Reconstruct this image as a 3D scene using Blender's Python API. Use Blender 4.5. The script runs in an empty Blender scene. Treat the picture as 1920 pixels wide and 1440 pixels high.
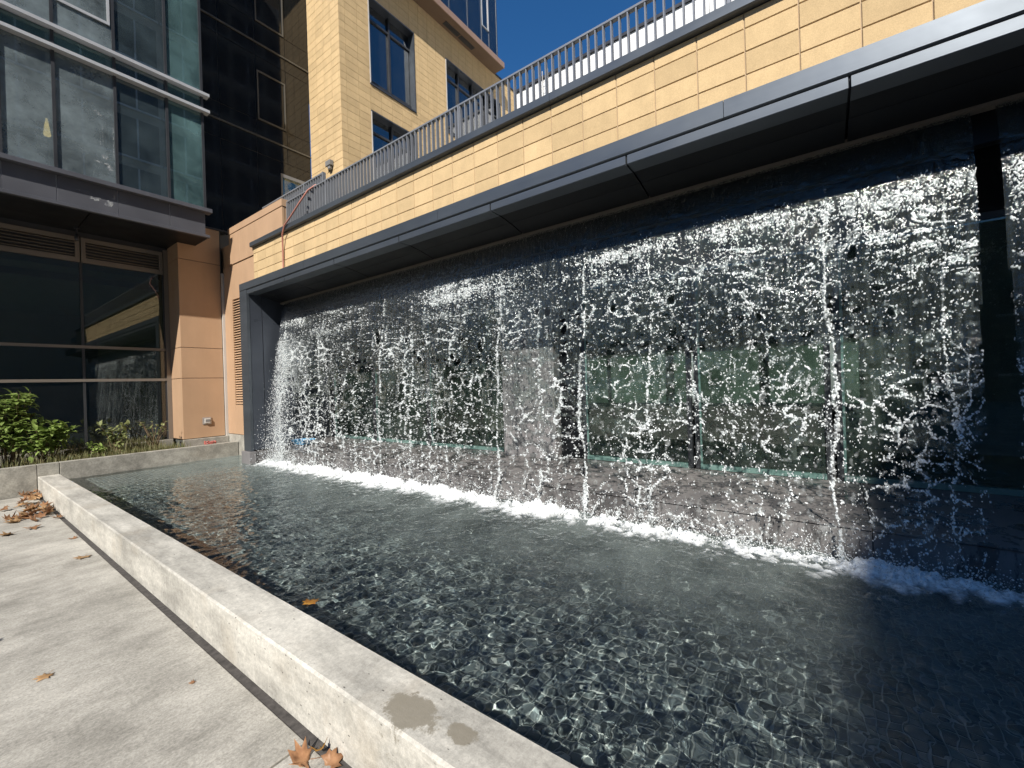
import bpy, math, random
import numpy as np
from mathutils import Vector, Matrix

random.seed(7)
RNG = np.random.default_rng(11)
scene = bpy.context.scene
COL = scene.collection
rad = math.radians

# ------------------------------------------------------------------ camera
cam_d = bpy.data.cameras.new("camera")
cam = bpy.data.objects.new("camera", cam_d)
COL.objects.link(cam)
yaw, pitch, roll = rad(53.8651), rad(-0.0583), rad(1.8037)
fw = Vector((math.sin(yaw) * math.cos(pitch), math.cos(yaw) * math.cos(pitch), math.sin(pitch)))
rt = Vector((math.cos(yaw), -math.sin(yaw), 0))
up = rt.cross(fw)
cr, sr = math.cos(roll), math.sin(roll)
r2, u2 = rt * cr - up * sr, up * cr + rt * sr
mw = Matrix((r2, u2, -fw)).transposed().to_4x4()
mw.translation = (0, 0, 1.5)
cam.matrix_world = mw
cam_d.sensor_width = 36
cam_d.lens = 794.98 / 1920 * 36
cam_d.clip_start = 0.05
cam_d.clip_end = 600
scene.camera = cam

# ------------------------------------------------------------------ sky, sun, exposure
TRAVEL = Vector((1.053, 0.5, -1.0)).normalized()
elev = math.asin(-TRAVEL.z)
azim = math.atan2(-TRAVEL.x, -TRAVEL.y)
world = bpy.data.worlds.new("World")
scene.world = world
world.use_nodes = True
nt = world.node_tree
bg = nt.nodes["Background"]
sky = nt.nodes.new("ShaderNodeTexSky")
sky.sky_type = 'NISHITA'
sky.sun_disc = False
sky.sun_elevation = elev
sky.sun_rotation = azim % (2 * math.pi)
sky.altitude = 300
sky.air_density = 1.0
sky.dust_density = 0.1
sky.ozone_density = 6.0
hsv = nt.nodes.new("ShaderNodeHueSaturation")      # the deep clear-air blue of the photograph, all over the sky
hsv.inputs["Saturation"].default_value = 1.20
nt.links.new(sky.outputs[0], hsv.inputs["Color"])
nt.links.new(hsv.outputs[0], bg.inputs[0])
bg.inputs[1].default_value = 0.085
sun_d = bpy.data.lights.new("sun", 'SUN')
sun_d.energy = 4.75
sun_d.angle = rad(0.53)
sun_d.color = (1.0, 0.95, 0.87)
sun = bpy.data.objects.new("sun", sun_d)
COL.objects.link(sun)
sun.rotation_euler = TRAVEL.to_track_quat('-Z', 'Y').to_euler()
sun.location = (-20, -10, 25)
try:
    sun_d.cycles.is_caustics_light = True
except Exception as ex:
    print("caustic light", ex)

vs = scene.view_settings
vs.view_transform = 'Standard'
vs.look = 'None'
vs.exposure = 0.55
vs.gamma = 1
vs.use_curve_mapping = False
cy = scene.cycles
cy.use_denoising = True
cy.max_bounces = 10
cy.diffuse_bounces = 3
cy.glossy_bounces = 4
cy.transmission_bounces = 6
cy.transparent_max_bounces = 24
cy.caustics_reflective = False
cy.caustics_refractive = True
cy.sample_clamp_indirect = 3.0
cy.sample_clamp_direct = 0.0

# ------------------------------------------------------------------ materials
class NT:
    def __init__(s, name):
        s.m = bpy.data.materials.new(name)
        s.m.use_nodes = True
        s.t = s.m.node_tree
        s.t.nodes.clear()
        s.out = s.t.nodes.new("ShaderNodeOutputMaterial")
        s._pos = None

    def n(s, typ, **kw):
        nd = s.t.nodes.new(typ)
        for k, v in kw.items():
            if k.startswith("i_"):
                key = k[2:]
                key = int(key) if key.isdigit() else key.replace("_", " ")
                s.set(nd.inputs[key], v)
            else:
                setattr(nd, k, v)
        return nd

    def set(s, sock, v):
        if isinstance(v, bpy.types.NodeSocket):
            s.t.links.new(v, sock)
        else:
            if isinstance(v, tuple) and len(v) == 3 and sock.type == 'RGBA':
                v = v + (1,)
            sock.default_value = v

    def pos(s):
        if s._pos is None:
            s._pos = s.n("ShaderNodeNewGeometry").outputs["Position"]
        return s._pos

    def noise(s, scale, detail=4, rough=0.55, stretch=None, out="Fac", off=None):
        v = s.pos()
        if stretch or off:
            mp = s.n("ShaderNodeMapping")
            s.t.links.new(v, mp.inputs["Vector"])
            mp.inputs["Scale"].default_value = stretch or (1, 1, 1)
            mp.inputs["Location"].default_value = off or (0, 0, 0)
            v = mp.outputs[0]
        nd = s.n("ShaderNodeTexNoise", i_Scale=scale, i_Detail=detail, i_Roughness=rough)
        s.t.links.new(v, nd.inputs["Vector"])
        return nd.outputs[out]

    def ramp(s, fac, a, b, lo=0.0, hi=1.0):
        nd = s.n("ShaderNodeMapRange", i_Value=fac)
        nd.inputs["From Min"].default_value = a
        nd.inputs["From Max"].default_value = b
        nd.inputs["To Min"].default_value = lo
        nd.inputs["To Max"].default_value = hi
        return nd.outputs[0]

    def mix(s, fac, a, b, mode='MIX'):
        nd = s.n("ShaderNodeMix", data_type='RGBA', blend_type=mode)
        s.set(nd.inputs[0], fac)
        s.set(nd.inputs[6], a)
        s.set(nd.inputs[7], b)
        return nd.outputs[2]

    def math(s, op, a, b=0.0, c=None):
        nd = s.n("ShaderNodeMath", operation=op)
        s.set(nd.inputs[0], a)
        s.set(nd.inputs[1], b)
        if c is not None:
            s.set(nd.inputs[2], c)
        return nd.outputs[0]

    def bump(s, h, strength=0.3, dist=0.01):
        nd = s.n("ShaderNodeBump", i_Strength=strength, i_Distance=dist, i_Height=h)
        return nd.outputs[0]

    def bsdf(s, color, rough=0.5, metal=0.0, normal=None, spec=0.5, **kw):
        nd = s.n("ShaderNodeBsdfPrincipled")
        s.set(nd.inputs["Base Color"], color)
        s.set(nd.inputs["Roughness"], rough)
        s.set(nd.inputs["Metallic"], metal)
        s.set(nd.inputs["Specular IOR Level"], spec)
        if normal is not None:
            s.set(nd.inputs["Normal"], normal)
        for k, v in kw.items():
            s.set(nd.inputs[k.replace("_", " ")], v)
        return nd.outputs[0]

    def mixs(s, fac, a, b):
        nd = s.n("ShaderNodeMixShader")
        s.set(nd.inputs[0], fac)
        s.t.links.new(a, nd.inputs[1])
        s.t.links.new(b, nd.inputs[2])
        return nd.outputs[0]

    def done(s, sh):
        s.t.links.new(sh, s.out.inputs[0])
        return s.m


def weather(t, col, amt):
    v = t.ramp(t.noise(3.0, 5, 0.65, (1, 1, 0.12), 'Fac', (4, 2, 0)), 0.3, 0.7, 1 - amt, 1 + amt * 0.6)
    return t.mix(1.0, col, t.n('ShaderNodeCombineColor', i_0=v, i_1=v, i_2=v).outputs[0], 'MULTIPLY')


def rnd_obj(t, amt):
    r = t.n("ShaderNodeObjectInfo").outputs["Random"]
    return t.ramp(r, 0, 1, 1 - amt, 1 + amt)


def simple(name, c, rough=0.5, metal=0.0, var=0.12, scale=3.0, bump=0.0, bscale=60, spec=0.5, stretch=None, rnd=0.0, fine=0.0, drip=0.0):
    t = NT(name)
    f = t.noise(scale, 5, 0.6, stretch)
    col = t.mix(t.ramp(f, 0.3, 0.7), tuple(x * (1 - var) for x in c), tuple(min(1, x * (1 + var)) for x in c))
    if fine:
        g = t.noise(140, 2, 0.6)
        v = t.ramp(g, 0.3, 0.7, 1 - fine, 1 + fine)
        col = t.mix(1.0, col, t.n("ShaderNodeCombineColor", i_0=v, i_1=v, i_2=v).outputs[0], 'MULTIPLY')
    if drip:
        col = weather(t, col, drip)
    if rnd:
        v = rnd_obj(t, rnd)
        col = t.mix(1.0, col, t.n("ShaderNodeCombineColor", i_0=v, i_1=v, i_2=v).outputs[0], 'MULTIPLY')
    nrm = t.bump(t.noise(bscale, 4), bump, 0.004) if bump else None
    rr = t.ramp(t.noise(scale * 2.3, 3), 0.3, 0.7, max(0.02, rough - 0.07), min(1, rough + 0.07))
    return t.done(t.bsdf(col, rr, metal, nrm, spec))


def glass(name, tint, ior=1.5, base=0.0, dirt=0.03, dirt_col=(0.45, 0.5, 0.52), wav=0.0, gloss_tint=(1, 1, 1)):
    """window glass: clear-tinted transmission plus Fresnel reflection plus a film of dust"""
    t = NT(name)
    nrm = None
    if wav:
        nrm = t.bump(t.noise(1.3, 1), wav, 0.02)
    fr = t.n("ShaderNodeFresnel", i_IOR=ior)
    gl = t.n("ShaderNodeBsdfGlossy", i_Color=gloss_tint, i_Roughness=0.004)
    if nrm is not None:
        t.set(fr.inputs["Normal"], nrm)
        t.set(gl.inputs["Normal"], nrm)
    tr = t.n("ShaderNodeBsdfTransparent", i_Color=tint)
    fac = t.math('ADD', t.math('MULTIPLY', fr.outputs[0], 1 - base), base)
    sh = t.mixs(fac, tr.outputs[0], gl.outputs[0])
    if dirt:
        df = t.n("ShaderNodeBsdfDiffuse", i_Color=dirt_col)
        d = t.ramp(t.noise(1.7, 6, 0.65), 0.35, 0.75, dirt * 0.4, dirt * 1.6)
        sh = t.mixs(d, sh, df.outputs[0])
    return t.done(sh)


MAT = {}
MAT['tan_tile'] = simple("tan_terracotta", (0.565, 0.415, 0.232), 0.85, var=0.06, scale=9, bump=0.25, bscale=90, spec=0.06, drip=0.10, rnd=0.08, fine=0.10)
MAT['tan_joint'] = simple("tile_joint_backing", (0.42, 0.31, 0.195), 0.9)
MAT['brown_panel'] = simple("brown_metal_panel", (0.45, 0.295, 0.185), 0.45, drip=0.06, var=0.05, scale=2, spec=0.35)
MAT['dark_metal'] = simple("dark_blue_grey_metal", (0.070, 0.080, 0.100), 0.34, metal=0.35, var=0.10, scale=1.2, spec=0.5, stretch=(1, 0.4, 2))
MAT['fascia_metal'] = simple("fascia_grey_metal", (0.11, 0.125, 0.143), 0.46, metal=0.65, bump=0.5, bscale=1.6, var=0.16, scale=0.8, spec=0.5, stretch=(1, 0.5, 4))
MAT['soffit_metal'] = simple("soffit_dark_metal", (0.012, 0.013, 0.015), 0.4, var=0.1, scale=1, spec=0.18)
MAT['rail_metal'] = simple("railing_grey_paint", (0.24, 0.25, 0.27), 0.35, metal=0.3, var=0.08)
MAT['spandrel'] = simple("bay_grey_panel", (0.115, 0.118, 0.135), 0.38, metal=0.3, var=0.12, scale=1.5)
MAT['mullion'] = simple("dark_mullion", (0.05, 0.052, 0.058), 0.4, metal=0.3)
MAT['bronze'] = simple("bronze_frame", (0.22, 0.19, 0.16), 0.4, metal=0.3, var=0.06)
MAT['overhang_brown'] = simple('overhang_brown_panel', (0.30, 0.20, 0.15), 0.5, var=0.05)
MAT['shaded_soffit'] = simple('shaded_soffit_panel', (0.16, 0.105, 0.07), 0.5, var=0.05)  # overhang panel brown, darkened: shade on the underside put into the colour
MAT['white_fin'] = simple("pale_aluminium_fin", (0.50, 0.51, 0.53), 0.35, metal=0.2, var=0.05)
MAT['black_glass'] = simple("black_spandrel_glass", (0.010, 0.011, 0.012), 0.03, var=0.1, spec=0.6)
MAT['black_line'] = simple("black_wall_trim", (0.15, 0.145, 0.13), 0.35, metal=0.4)
MAT['bay_glass'] = glass("bay_glass", (0.42, 0.56, 0.58), 1.75, 0.05, 0.36, (0.36, 0.44, 0.47))
MAT['bay_glass_clean'] = glass("bay_glass_clean", (0.42, 0.56, 0.60), 1.8, 0.07, 0.10, (0.30, 0.42, 0.47))
MAT['bay_glass_teal'] = glass("bay_glass_teal", (0.40, 0.62, 0.62), 1.7, 0.05, 0.24, (0.26, 0.46, 0.47))
MAT['ground_glass'] = glass("shop_window_glass", (0.45, 0.52, 0.47), 1.62, 0.03, 0.012, wav=0.02)
MAT['fountain_glass'] = glass("green_glass_behind_water", (0.46, 0.56, 0.48), 1.55, 0.02, 0.14, (0.17, 0.23, 0.19))
MAT['tower_glass'] = glass("tower_window_glass", (0.30, 0.38, 0.45), 1.9, 0.12, 0.02)
MAT['teal_blind'] = simple("teal_spandrel_board", (0.16, 0.30, 0.31), 0.6, var=0.08, scale=2)
MAT['teal_edge'] = simple("teal_glass_edge", (0.13, 0.215, 0.195), 0.3, var=0.1)
MAT['white_wall'] = simple("white_render", (0.78, 0.78, 0.77), 0.8, var=0.03, scale=1, bump=0.1)
MAT['shop_paint'] = simple('shop_green_grey_paint', (0.20, 0.23, 0.17), 0.9, var=0.08, scale=0.8)
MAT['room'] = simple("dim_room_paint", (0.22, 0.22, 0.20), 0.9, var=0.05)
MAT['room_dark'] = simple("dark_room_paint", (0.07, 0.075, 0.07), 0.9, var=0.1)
def plaster_mat():
    t = NT("dried_plaster_smear")
    d = t.n("ShaderNodeBsdfDiffuse", i_Color=(0.55, 0.57, 0.58))
    tr = t.n("ShaderNodeBsdfTransparent")
    return t.done(t.mixs(t.ramp(t.noise(14, 5, 0.7), 0.42, 0.62, 0.0, 0.55), tr.outputs[0], d.outputs[0]))


MAT['plaster'] = plaster_mat()
MAT['drape'] = simple("white_cover_cloth", (0.75, 0.75, 0.73), 0.9, bump=0.4, bscale=20)
MAT['hose'] = simple("red_rubber_hose", (0.40, 0.17, 0.13), 0.5, var=0.1)
MAT['hose_red'] = simple("bright_red_hose", (0.38, 0.10, 0.08), 0.45, var=0.1)
MAT['blue'] = simple("blue_plastic", (0.10, 0.36, 0.62), 0.4, var=0.1, scale=20)
MAT['steel'] = simple("brushed_steel", (0.55, 0.55, 0.55), 0.3, metal=0.7, var=0.05)
MAT['grey_box'] = simple("grey_fixture", (0.20, 0.20, 0.20), 0.5)
MAT['trim_white'] = simple("pale_grey_trim", (0.50, 0.48, 0.45), 0.5, var=0.05)
MAT['soil'] = simple("planter_soil", (0.055, 0.042, 0.03), 0.95, var=0.3, scale=14, bump=0.6, bscale=30)
MAT['stem'] = simple("woody_stem", (0.13, 0.09, 0.05), 0.8)
MAT['strip'] = simple("joint_sealant", (0.06, 0.054, 0.05), 0.85, var=0.5, scale=30, bump=0.3, bscale=60)
MAT['opp_wall'] = simple("opposite_building_wall", (0.30, 0.29, 0.27), 0.7)
MAT['opp_brick'] = simple("far_street_wall", (0.16, 0.14, 0.12), 0.8)
MAT['opp_glass'] = simple("opposite_window_glass", (0.03, 0.04, 0.05), 0.05, spec=0.7)


def concrete(name, base, stains=(), streak=None, holes=0.5, wetness=0.0):
    t = NT(name)
    big = t.noise(1.3, 6, 0.65)
    mid = t.noise(7, 6, 0.7, streak)
    fine = t.noise(150, 3, 0.7)
    f = t.math('ADD', t.math('MULTIPLY', big, 0.45), t.math('MULTIPLY', mid, 0.55))
    lo = tuple(x * 0.66 for x in base)
    hi = tuple(min(1, x * 1.24) for x in base)
    col = t.mix(t.ramp(f, 0.40, 0.60), lo, hi)
    v = t.ramp(fine, 0.25, 0.75, 0.86, 1.12)
    col = t.mix(1.0, col, t.n("ShaderNodeCombineColor", i_0=v, i_1=v, i_2=v).outputs[0], 'MULTIPLY')
    v = t.ramp(t.noise(42, 5, 0.7, None, 'Fac', (1, 7, 2)), 0.32, 0.68, 0.80, 1.14)
    col = t.mix(1.0, col, t.n('ShaderNodeCombineColor', i_0=v, i_1=v, i_2=v).outputs[0], 'MULTIPLY')
    # warm blotches
    warm = t.ramp(t.noise(2.2, 4, 0.6, None, "Fac", (5, 3, 1)), 0.55, 0.75, 0, 0.35)
    col = t.mix(warm, col, tuple(x * y for x, y in zip(base, (0.80, 0.70, 0.58))))
    if holes:   # little air holes and pits
        vo = t.n("ShaderNodeTexVoronoi", i_Scale=34.0)
        mp = t.n("ShaderNodeMapping")
        t.t.links.new(t.pos(), mp.inputs[0])
        mp.inputs["Scale"].default_value = (1, 0.45, 1)
        t.t.links.new(mp.outputs[0], vo.inputs["Vector"])
        pick = t.ramp(t.noise(11, 2), 0.46, 0.54, 0, 1)
        h = t.math('MULTIPLY', t.ramp(vo.outputs["Distance"], 0.09, 0.13, 1, 0), pick)
        col = t.mix(t.math('MULTIPLY', h, holes), col, (0.06, 0.055, 0.05))
    rough = 0.85
    wet = None
    for (cx, cyy, r, sx, sy) in stains:     # splashed wet patches, each with its own outline
        sep = t.n("ShaderNodeSeparateXYZ", i_0=t.pos())
        dx = t.math('DIVIDE', t.math('SUBTRACT', sep.outputs[0], cx), sx)
        dy = t.math('DIVIDE', t.math('SUBTRACT', sep.outputs[1], cyy), sy)
        d = t.math('SQRT', t.math('ADD', t.math('MULTIPLY', dx, dx), t.math('MULTIPLY', dy, dy)))
        d = t.math('ADD', d, t.math('MULTIPLY', t.math('SUBTRACT', t.noise(17, 8, 0.75), 0.5), 2.1 * r))
        w = t.ramp(d, r * 0.96, r * 1.12, 1, 0)
        wet = w if wet is None else t.math('MAXIMUM', wet, w)
    if wet is not None:
        col = t.mix(t.math('MULTIPLY', wet, 0.85), col, tuple(x * y for x, y in zip(base, (0.46, 0.43, 0.375))))
        rough = t.ramp(wet, 0, 1, 0.85, 0.35)
    nrm = t.bump(t.math('ADD', t.math('MULTIPLY', fine, 0.5), mid), 0.35, 0.006)
    return t.done(t.bsdf(col, rough, 0, nrm, 0.3))


MAT['curb'] = concrete("curb_concrete", (0.475, 0.455, 0.405), ((1.045, 1.285, 0.095, 0.75, 1.3), (1.075, 1.055, 0.05, 0.75, 1.3)), streak=(1, 0.22, 1), holes=0.8)
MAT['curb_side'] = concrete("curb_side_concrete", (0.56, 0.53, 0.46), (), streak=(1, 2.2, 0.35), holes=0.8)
MAT['planter'] = concrete("planter_concrete", (0.34, 0.325, 0.285), (), streak=(1, 1, 1), holes=0.6)


def pavement_mat():
    t = NT("broomed_pavement")
    big = t.noise(0.9, 6, 0.7, (1.2, 1.0, 1))
    mid = t.noise(3.2, 8, 0.78, (0.75, 1.25, 1), "Fac", (3, 1, 0))
    grain = t.noise(70, 6, 0.85)
    col = t.mix(t.ramp(t.math('ADD', t.math('MULTIPLY', big, 0.5), t.math('MULTIPLY', mid, 0.5)), 0.40, 0.60),
                (0.255, 0.242, 0.212), (0.515, 0.49, 0.435))
    g = t.ramp(grain, 0.32, 0.68, 0.58, 1.30)
    col = t.mix(1.0, col, t.n("ShaderNodeCombineColor", i_0=g, i_1=g, i_2=g).outputs[0], 'MULTIPLY')
    spots = t.ramp(t.noise(23, 6, 0.8), 0.60, 0.72, 0, 0.5)
    col = t.mix(spots, col, (0.13, 0.125, 0.115))
    nrm = t.bump(t.math('ADD', grain, t.math('MULTIPLY', t.noise(40, 3, 0.6, (0.15, 1, 1)), 0.8)), 0.5, 0.006)
    return t.done(t.bsdf(col, 0.88, 0, nrm, 0.25))


MAT['pavement'] = pavement_mat()


def ledge_mat():
    t = NT("wet_dark_stone")
    f = t.noise(3.0, 6, 0.65)
    s = t.noise(5.5, 6, 0.7, (1, 1, 0.25), "Fac", (2, 0, 0))
    col = t.mix(t.ramp(f, 0.35, 0.65), (0.135, 0.128, 0.128), (0.20, 0.19, 0.185))
    wet = t.ramp(s, 0.50, 0.56, 0, 1)
    col = t.mix(t.math('MULTIPLY', wet, 0.65), col, (0.045, 0.042, 0.042))
    nrm = t.bump(t.noise(70, 3), 0.15, 0.003)
    return t.done(t.bsdf(col, t.ramp(wet, 0, 1, 0.55, 0.12), 0, nrm, 0.5))


MAT['ledge'] = ledge_mat()
MAT['pillar'] = simple("grey_pillar", (0.19, 0.182, 0.184), 0.55, var=0.14, scale=3, stretch=(1, 1, 0.4), bump=0.15)


def pool_tile_mat():
    t = NT("dark_mosaic_tile")
    v = rnd_obj(t, 0.35)
    ce = t.n("ShaderNodeTexWhiteNoise", noise_dimensions='2D')
    sn = t.n("ShaderNodeVectorMath", operation='SNAP')
    t.t.links.new(t.pos(), sn.inputs[0])
    sn.inputs[1].default_value = (0.05, 0.05, 50)
    t.t.links.new(sn.outputs[0], ce.inputs["Vector"])
    k = t.ramp(ce.outputs["Value"], 0, 1, 0.65, 1.4)
    col = t.mix(1.0, (0.105, 0.125, 0.13), t.n("ShaderNodeCombineColor", i_0=k, i_1=k, i_2=k).outputs[0], 'MULTIPLY')
    return t.done(t.bsdf(col, 0.4, 0, None, 0.3))


MAT['pool_tile'] = pool_tile_mat()
MAT['grout'] = simple("pool_grout", (0.28, 0.30, 0.29), 0.9, var=0.15, scale=8)


def water_mat():
    t = NT("pool_water")
    gl = t.n("ShaderNodeBsdfGlass", i_Color=(0.94, 0.98, 0.965), i_IOR=1.33, i_Roughness=0.0)
    df = t.n("ShaderNodeBsdfDiffuse", i_Color=(0.26, 0.30, 0.285))
    sep = t.n("ShaderNodeSeparateXYZ", i_0=t.pos())
    x = t.ramp(sep.outputs[0], 1.9, 3.5, 0.0, 0.44)     # fine bubbles carried out from where the falls land
    nz = t.ramp(t.noise(2.2, 5, 0.6), 0.3, 0.7, 0.35, 1.25)
    fac = t.math('MULTIPLY', x, nz)
    return t.done(t.mixs(fac, gl.outputs[0], df.outputs[0]))


MAT['water'] = water_mat()


def lace_mat(name, lo, hi):
    """broken falling water: clear with bright glints and fine white bubbles, denser where the mesh says so"""
    t = NT(name)
    b = t.bsdf((0.92, 0.94, 0.95), 0.14, 0, None, 1.0)
    tl = t.n("ShaderNodeBsdfTranslucent", i_Color=(0.9, 0.93, 0.94))
    b = t.mixs(0.25, b, tl.outputs[0])
    tr = t.n("ShaderNodeBsdfTransparent", i_Color=(0.97, 0.985, 0.98))
    d = t.n("ShaderNodeAttribute", attribute_name="dens").outputs["Fac"]
    f = t.math('MULTIPLY', t.ramp(d, 0, 1, lo, hi), t.ramp(t.noise(60, 2), 0.3, 0.7, 0.55, 1.2))
    return t.done(t.mixs(f, tr.outputs[0], b))


def film_mat():
    t = NT("thin_water_film")
    nrm = t.bump(t.math('ADD', t.noise(34, 3, 0.6, (1, 1, 0.22)), t.noise(14, 2)), 0.7, 0.02)
    gl = t.n("ShaderNodeBsdfGlossy", i_Color=(1, 1, 1), i_Roughness=0.06)
    t.set(gl.inputs["Normal"], nrm)
    tr = t.n("ShaderNodeBsdfTransparent", i_Color=(0.93, 0.96, 0.95))
    fr = t.n("ShaderNodeFresnel", i_IOR=1.33)
    t.set(fr.inputs["Normal"], nrm)
    sh = t.mixs(t.math('MULTIPLY', fr.outputs[0], 0.85), tr.outputs[0], gl.outputs[0])
    df = t.n("ShaderNodeBsdfDiffuse", i_Color=(0.72, 0.80, 0.74))
    st = t.ramp(t.noise(26, 4, 0.65, (1, 1, 0.03)), 0.45, 0.85, 0.007, 0.034)
    return t.done(t.mixs(st, sh, df.outputs[0]))


MAT['lace'] = lace_mat('broken_falling_water', 0.03, 0.34)
MAT['spark'] = lace_mat('white_water_flecks', 0.22, 1.0)
MAT['film'] = film_mat()


def foam_mat():
    t = NT("white_foam")
    nrm = t.bump(t.noise(80, 4, 0.7), 0.6, 0.01)
    b = t.bsdf((0.86, 0.89, 0.90), 0.45, 0, nrm, 0.4)
    tr = t.n("ShaderNodeBsdfTransparent")
    d = t.n("ShaderNodeAttribute", attribute_name="dens").outputs["Fac"]
    f = t.math('MULTIPLY', d, t.ramp(t.noise(38, 4, 0.7), 0.28, 0.60, 0.45, 1.1))
    return t.done(t.mixs(f, tr.outputs[0], b))


MAT['foam'] = foam_mat()


def leaf_mat(name, c, trans=0.35, c2=None):
    t = NT(name)
    v = rnd_obj(t, 0.25)
    f = t.noise(25, 3)
    col = t.mix(t.ramp(f, 0.35, 0.65), c, c2 or tuple(x * 0.6 for x in c))
    col = t.mix(1.0, col, t.n("ShaderNodeCombineColor", i_0=v, i_1=v, i_2=v).outputs[0], 'MULTIPLY')
    b = t.bsdf(col, 0.5, 0, None, 0.35)
    tl = t.n("ShaderNodeBsdfTranslucent")
    t.set(tl.inputs[0], col)
    return t.done(t.mixs(trans, b, tl.outputs[0]))


MAT['green_leaf'] = leaf_mat("green_shrub_leaf", (0.36, 0.46, 0.14), 0.4, (0.22, 0.32, 0.08))
MAT['pale_leaf'] = leaf_mat("pale_shrub_leaf", (0.42, 0.46, 0.20), 0.4, (0.28, 0.32, 0.12))
MAT['grass'] = leaf_mat("planter_grass", (0.17, 0.20, 0.085), 0.3, (0.24, 0.20, 0.10))
MAT['dry_leaf'] = leaf_mat("dry_brown_leaf", (0.38, 0.205, 0.105), 0.2, (0.24, 0.12, 0.06))
MAT['tan_leaf'] = leaf_mat("dry_tan_leaf", (0.44, 0.28, 0.145), 0.2, (0.32, 0.19, 0.09))
MAT['gold_leaf'] = leaf_mat("wet_golden_leaf", (0.50, 0.27, 0.05), 0.2, (0.35, 0.15, 0.03))


def lamp_mat():
    t = NT("lit_lamp_shade")
    e = t.n("ShaderNodeEmission", i_Color=(1.0, 0.46, 0.16), i_Strength=2.6)
    return t.done(e.outputs[0])


MAT['lamp'] = lamp_mat()


def glow_panel_mat():  # added glow, imitates the pale band in the glass behind the water
    t = NT("added_glow_panel")
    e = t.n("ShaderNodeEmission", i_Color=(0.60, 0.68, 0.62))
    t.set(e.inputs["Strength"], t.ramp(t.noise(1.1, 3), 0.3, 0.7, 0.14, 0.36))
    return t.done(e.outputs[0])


MAT['added_glow'] = glow_panel_mat()

# ------------------------------------------------------------------ mesh helpers
class MB:
    def __init__(s):
        s.v, s.f = [], []

    def box(s, x0, x1, y0, y1, z0, z1):
        if x0 > x1: x0, x1 = x1, x0
        if y0 > y1: y0, y1 = y1, y0
        if z0 > z1: z0, z1 = z1, z0
        b = len(s.v)
        s.v += [(x0, y0, z0), (x1, y0, z0), (x1, y1, z0), (x0, y1, z0), (x0, y0, z1), (x1, y0, z1), (x1, y1, z1), (x0, y1, z1)]
        s.f += [tuple(b + i for i in q) for q in ((0, 3, 2, 1), (4, 5, 6, 7), (0, 1, 5, 4), (1, 2, 6, 5), (2, 3, 7, 6), (3, 0, 4, 7))]
        return s

    def poly(s, pts, x0=None):
        b = len(s.v)
        s.v += list(pts)
        s.f.append(tuple(range(b, b + len(pts))))
        return s

    def prism(s, prof, y0, y1):
        """profile of (x, z) points swept along Y"""
        b, n = len(s.v), len(prof)
        s.v += [(x, y0, z) for x, z in prof] + [(x, y1, z) for x, z in prof]
        s.f.append(tuple(range(b, b + n)))
        s.f.append(tuple(range(b + 2 * n - 1, b + n - 1, -1)))
        for i in range(n):
            j = (i + 1) % n
            s.f.append((b + i, b + n + i, b + n + j, b + j))
        return s

    def tube(s, pts, r, n=8, r_end=None, cap=True):
        pts = [Vector(p) for p in pts]
        b = len(s.v)
        m = len(pts)
        for i, p in enumerate(pts):
            d = (pts[min(i + 1, m - 1)] - pts[max(i - 1, 0)]).normalized()
            a = d.orthogonal().normalized() if i == 0 else (a - d * a.dot(d)).normalized()
            c = d.cross(a)
            rr = r if r_end is None else r + (r_end - r) * i / (m - 1)
            for k in range(n):
                t = 2 * math.pi * k / n
                s.v.append(tuple(p + (a * math.cos(t) + c * math.sin(t)) * rr))
        for i in range(m - 1):
            for k in range(n):
                k2 = (k + 1) % n
                s.f.append((b + i * n + k, b + i * n + k2, b + (i + 1) * n + k2, b + (i + 1) * n + k))
        if cap:
            s.f.append(tuple(b + k for k in range(n - 1, -1, -1)))
            s.f.append(tuple(b + (m - 1) * n + k for k in range(n)))
        return s

    def lathe(s, prof, c, n=16):
        """profile of (radius, z) turned about a vertical axis at c"""
        b = len(s.v)
        for r, z in prof:
            for k in range(n):
                t = 2 * math.pi * k / n
                s.v.append((c[0] + r * math.cos(t), c[1] + r * math.sin(t), c[2] + z))
        for i in range(len(prof) - 1):
            for k in range(n):
                k2 = (k + 1) % n
                s.f.append((b + i * n + k, b + i * n + k2, b + (i + 1) * n + k2, b + (i + 1) * n + k))
        return s

    def mesh(s, name, smooth=False):
        me = bpy.data.meshes.new(name)
        me.from_pydata(s.v, [], s.f)
        if smooth:
            me.polygons.foreach_set("use_smooth", [True] * len(me.polygons))
        me.update()
        return me


def np_mesh(name, verts, quads, smooth=True, dens=None):
    me = bpy.data.meshes.new(name)
    nv, nq, k = len(verts), len(quads), quads.shape[1]
    me.vertices.add(nv)
    me.vertices.foreach_set("co", np.ascontiguousarray(verts, dtype=np.float32).ravel())
    me.loops.add(nq * k)
    me.loops.foreach_set("vertex_index", np.ascontiguousarray(quads, dtype=np.int32).ravel())
    me.polygons.add(nq)
    me.polygons.foreach_set("loop_start", np.arange(0, nq * k, k, dtype=np.int32))
    me.polygons.foreach_set("loop_total", np.full(nq, k, dtype=np.int32))
    if smooth:
        me.polygons.foreach_set("use_smooth", np.ones(nq, dtype=bool))
    me.update(calc_edges=True)
    if dens is not None:
        at = me.attributes.new('dens', 'FLOAT', 'POINT')
        at.data.foreach_set('value', np.ascontiguousarray(dens, dtype=np.float32).ravel())
    return me


WLOC = {}


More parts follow.
